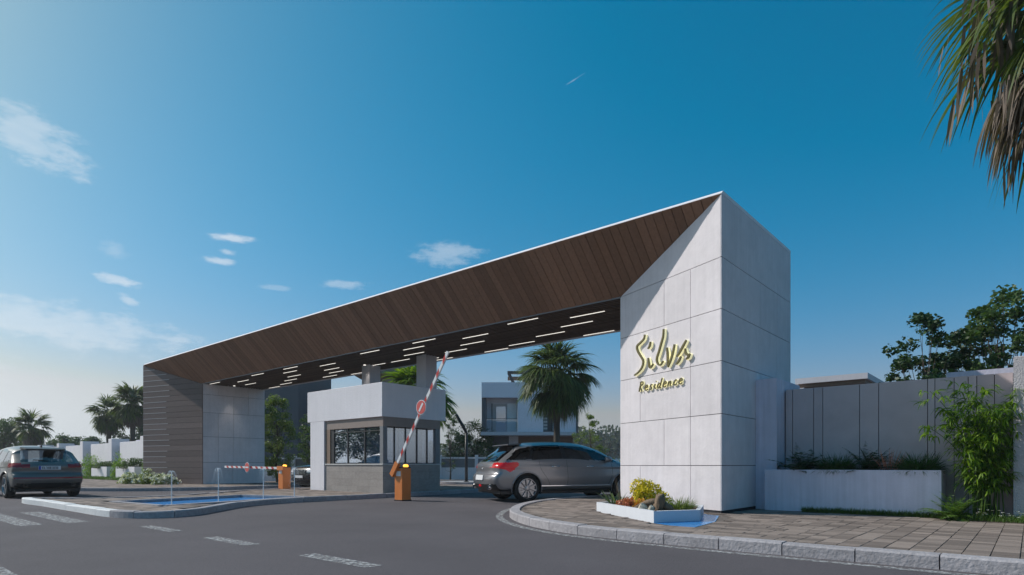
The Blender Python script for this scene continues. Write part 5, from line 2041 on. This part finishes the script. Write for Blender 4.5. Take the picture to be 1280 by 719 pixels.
f1 = thing('low_fence', 'low pale inner fence wall with grey inset panel beside the island', 'fence', PX(580, 43))
for i in range(4):
    x0 = PX(548, 43).x + 2.6 * i
    MB().box(x0, x0 + .22, 42.8, 43.2, 0, 1.75).build('fence_pier', M_plaster, f1)
    MB().box(x0 + .222, x0 + 2.598, 42.95, 43.1, 0, .86).build('panel', M_plaster, f1)
    MB().box(x0 + .222, x0 + 2.598, 42.98, 43.08, .862, 1.48).build('inset_panel', M_gframe, f1)
    MB().box(x0 + .222, x0 + 2.598, 42.95, 43.1, 1.482, 1.60).build('cap_rail', M_plaster, f1)
f2 = thing('low_fence', 'low pale inner fence wall beyond the lowered barrier', 'fence', PX(355, 38))
for i in range(4):
    x0 = PX(322, 38).x + 2.2 * i
    MB().box(x0, x0 + .2, 37.8, 38.2, 0, 1.6).build('fence_pier', M_plaster, f2)
    MB().box(x0 + .202, x0 + 2.198, 37.95, 38.1, 0, .8).build('panel', M_plaster, f2)
    MB().box(x0 + .202, x0 + 2.198, 37.98, 38.08, .802, 1.4).build('inset_panel', M_gframe, f2)
    MB().box(x0 + .202, x0 + 2.198, 37.95, 38.1, 1.402, 1.5).build('cap_rail', M_plaster, f2)
f3 = thing('low_fence', 'low white wall behind the yellow green shrubs', 'fence', PX(760, 44))
for i in range(4):
    x0 = 5.2 + 2.2 * i
    MB().box(x0, x0 + 2.19, 44, 44.2, 0, 1.5).build('panel', M_plaster, f3)

M_villa = mat('villa_render', (.78, .74, .80), rough=.85, var=.08, scale=2, blotch=.06, streak=.06)
M_dgrey = mat('dark_grey_render', (.115, .115, .125), rough=.8, var=.1, scale=2)
M_bronzew = mat('bronze_clad', (.17, .105, .07), rough=.7, var=.2, scale=6)
M_curt = mat('curtain', (.80, .77, .75), rough=.9, var=.12, scale=20, stretch=(6, 1, .1))
M_inwall = mat('room_wall', (.45, .41, .40), rough=.9)
vil = thing('villa', 'white two storey villa with corner balcony and flat roof behind the palm', 'house', PX(662, 45))
Y0 = 45.0
k45 = 45 / 757


def vx(px):
    return (px - 640) * k45


def vz(py):
    return 1 + (582 - py) * k45


X0, X1 = vx(602), vx(720)
zs, ze = vz(540), vz(478)
# upper storey: parapet band, solid parts round the loggia and slit window
up = MB()
up.box(X0, X1, Y0, Y0 + 9, vz(497), ze)
wall_ = up.build('parapet', M_villa, vil)
MB().box(vx(647), vx(679), Y0 + .0, Y0 + .3, zs, vz(497) - .003).build('wall', M_villa, vil)
MB().box(vx(700), X1, Y0, Y0 + 9, zs, vz(497) - .003).build('wall', M_villa, vil)
MB().box(X0, vx(607.5), Y0 + .2, Y0 + 9, zs, vz(497) - .003).build('wall', M_dgrey, vil)
MB().box(vx(647), vx(700), Y0 + .302, Y0 + .5, zs, vz(497) - .003).build('room_wall', M_dgrey, vil)
MB().box(X1 + .003, X1 + .14, Y0 - .05, Y0 + 9, zs - .3, vz(494)).build('side_fin', M_dgrey, vil)
MB().box(X0 - .05, X1, Y0 - .25, Y0 + 9, zs - .26, zs - .003).build('floor_slab', M_col, vil)
# loggia
lg = MB().box(vx(607.6), vx(646.9), Y0 + .9, Y0 + 1.1, zs, vz(497) - .005).build('loggia_wall', M_col, vil)
MB().box(vx(615), vx(633), Y0 + .84, Y0 + .895, zs + .02, vz(504)).build('door', M_inwall, lg)
MB().box(vx(614), vx(615) - .002, Y0 + .82, Y0 + .895, zs + .02, vz(503)).build('door_frame', M_frame, lg)
MB().box(vx(620), vx(632), Y0 + .815, Y0 + .835, zs + .02, vz(507)).build('door_pane', M_glass, lg)
MB().box(vx(634), vx(646), Y0 + .82, Y0 + .895, zs + .02, vz(503)).build('curtain', M_curt, lg)
MB().box(vx(607.6), vx(647), Y0 + .02, Y0 + .05, zs, zs + .95).build('balustrade', M_balu, vil)
MB().box(vx(607.6), vx(647), Y0 + .015, Y0 + .055, zs + .952, zs + .99).build('handrail', M_frame, vil)
# slit window
sl_ = MB().box(vx(679.2), vx(684.5), Y0 + .18, Y0 + .25, zs + .1, vz(498)).build('window', M_gframe, vil)
for i in range(9):
    z = zs + .2 + i * .25
    MB().box(vx(679.6), vx(684.2), Y0 + .13, Y0 + .175, z, z + .13).build('louvre', M_sill, sl_)
MB().box(vx(691), vx(699.5), Y0 + .2, Y0 + .28, zs + .1, vz(500)).build('curtain', M_curt, vil)
MB().box(vx(690), vx(699.8), Y0 + .12, Y0 + .14, zs + .05, vz(498.5)).build('window_pane', M_glass, vil)
MB().box(vx(688.5), vx(690) - .004, Y0 + .1, Y0 + .28, zs + .05, vz(498.5)).build('window_frame', M_frame, vil)
# ground floor
MB().box(vx(608), vx(636), Y0 + 1.2, Y0 + 9, 0, zs - .262).build('ground_wall', M_dgrey, vil)
MB().box(vx(636) + .003, vx(648), Y0 + 1.0, Y0 + 9, 0, zs - .262).build('ground_wall', M_col, vil)
MB().box(vx(648) + .003, X1 - .1, Y0 + 1.3, Y0 + 9, 0, zs - .262).build('ground_wall', M_bronzew, vil)
MB().box(vx(664), vx(690), Y0 + 1.24, Y0 + 1.297, .1, 2.5).build('garage_door', M_dgrey, vil)
# roof pavilion with open frame
MB().box(vx(655), vx(700), Y0 + 3, Y0 + 8, ze + .003, vz(454) + .15).build('roof_room', M_dgrey, vil)
fr = MB()
z0, z1 = ze + .003, vz(459) + .1
xa, xb = vx(634), vx(655) - .01
fr.hexa([(xa, Y0 + 2.5, z1 - .22), (xb, Y0 + 2.5, z1 - .22), (xb, Y0 + 2.8, z1 - .22), (xa, Y0 + 2.8, z1 - .22), (xa, Y0 + 2.5, z1), (xb, Y0 + 2.5, z1), (xb, Y0 + 2.8, z1), (xa, Y0 + 2.8, z1)])
fr.hexa([(xa + .5, Y0 + 2.5, z0), (xa + .75, Y0 + 2.5, z0), (xa + .75, Y0 + 2.8, z0), (xa + .5, Y0 + 2.8, z0), (xa, Y0 + 2.5, z1 - .222), (xa + .25, Y0 + 2.5, z1 - .222), (xa + .25, Y0 + 2.8, z1 - .222), (xa, Y0 + 2.8, z1 - .222)])
fr.build('roof_frame', M_frame, vil)
MB().box(xa + .62, xb, Y0 + 5.2, Y0 + 5.5, ze + .003, ze + .5).build('roof_bench', M_bronzew, vil)
MB().box(xa, xb, Y0 + 5.5, Y0 + 5.7, z1 - .3, z1).build('roof_beam', M_bronzew, vil)

# second villa behind the booth
v2 = thing('villa', 'grey villa with flat overhanging roof behind the guard booth', 'house', PX(490, 46))
zr = vz(466)
MB().box(vx(474), vx(514), 46, 54, 0, vz(470) - .1).build('wall', M_lintel, v2)
MB().box(vx(438), vx(516), 45.2, 55, vz(466), vz(459)).build('roof', M_dgrey, v2)
MB().box(vx(439), vx(515), 45.3, 54.9, vz(466) - .08, vz(466) - .003).build('eaves', M_bronzew, v2)
MB().box(vx(478), vx(492), 45.9, 45.99, vz(520), vz(480)).build('window', M_glass, v2)
# third: dark slab house behind the light green tree
v3 = thing('villa', 'dark grey slab sided house behind the light green tree', 'house', PX(358, 44))
MB().box(vx(337), vx(379), 44, 52, 0, 9.2).build('wall', M_dgrey, v3)
MB().box(vx(379) + .003, vx(400), 46, 52, 0, 5.6).build('wing_wall', M_wallp, v3)
MB().box(vx(326), vx(337) - .003, 44.6, 52, 7.0, 7.5).build('roof', M_dgrey, v3)
MB().box(vx(328), vx(331), 44.8, 52, 0, 7.0).build('wing_wall', M_wallp, v3)
MB().box(vx(331) + .003, vx(337) - .003, 44.8, 45, 0, 3.6).build('wing_wall', M_wallp, v3)
# fourth: flat roofed house over the right-hand wall
v4 = thing('villa', 'house with flat pale roof slab showing above the panel wall', 'house', G(2, 18, 0))
MB().gbox(.95, 4.6, 16.9, 22, 0, 4.3).build('wall', M_villa, v4)
MB().gbox(.6, 3.3, 16.4, 22.4, 4.45, 4.68).build('roof', M_col, v4)
MB().gbox(.7, 3.2, 16.5, 22.3, 4.302, 4.448).build('eaves', M_bronzew, v4)
MB().gbox(2.9, 5.2, 16.2, 21, 4.05, 4.25).build('roof', M_col, v4)

# ------------------------------------------------------------------ far wood closing the horizon
rng = np.random.default_rng(200)
parts = []
for (xa, xb, Y, zt, nn2) in ((-260, -40, 210, 9, 60), (-60, 90, 230, 12, 60), (60, 300, 220, 9, 50), (18, 48, 190, 13, 26), (-230, -120, 170, 10, 30)):
    cx = rng.uniform(xa, xb, nn2)
    for x in cx:
        hh = zt * rng.uniform(.55, 1.1)
        r_ = rng.uniform(4, 8)
        m_ = 420
        d = rng.normal(size=(m_, 3))
        d /= np.linalg.norm(d, axis=1, keepdims=True)
        p = d * (rng.random((m_, 1)) ** .4) * np.array([r_, r_, hh * .5]) + np.array([x, Y + rng.uniform(-12, 12), hh * .5])
        p[:, 2] = np.maximum(p[:, 2], 0)
        parts.append(leaf_quads(p, 1.3, rng, .7))
V, F = merge(parts)
tag(np_mesh('far_wood', V, F, M_haze_leaf), 'far off belt of trees along the horizon', 'trees', kind='stuff')

# ------------------------------------------------------------------ the air
def haze_mat():
    m = bpy.data.materials.new('haze')
    m.use_nodes = True
    nt = m.node_tree
    nt.nodes.clear()
    out = nt.nodes.new('ShaderNodeOutputMaterial')
    pv = nt.nodes.new('ShaderNodeVolumePrincipled')
    pv.inputs['Color'].default_value = (.90, .94, 1.0, 1)
    pv.inputs['Density'].default_value = .0007
    pv.inputs['Anisotropy'].default_value = .2
    nt.links.new(pv.outputs[0], out.inputs['Volume'])
    return m


hz = MB().box(-420, 420, -60, 420, -1.2, 16).build('haze', haze_mat())
tag(hz, 'thin pale air over the whole place', 'haze', kind='stuff')
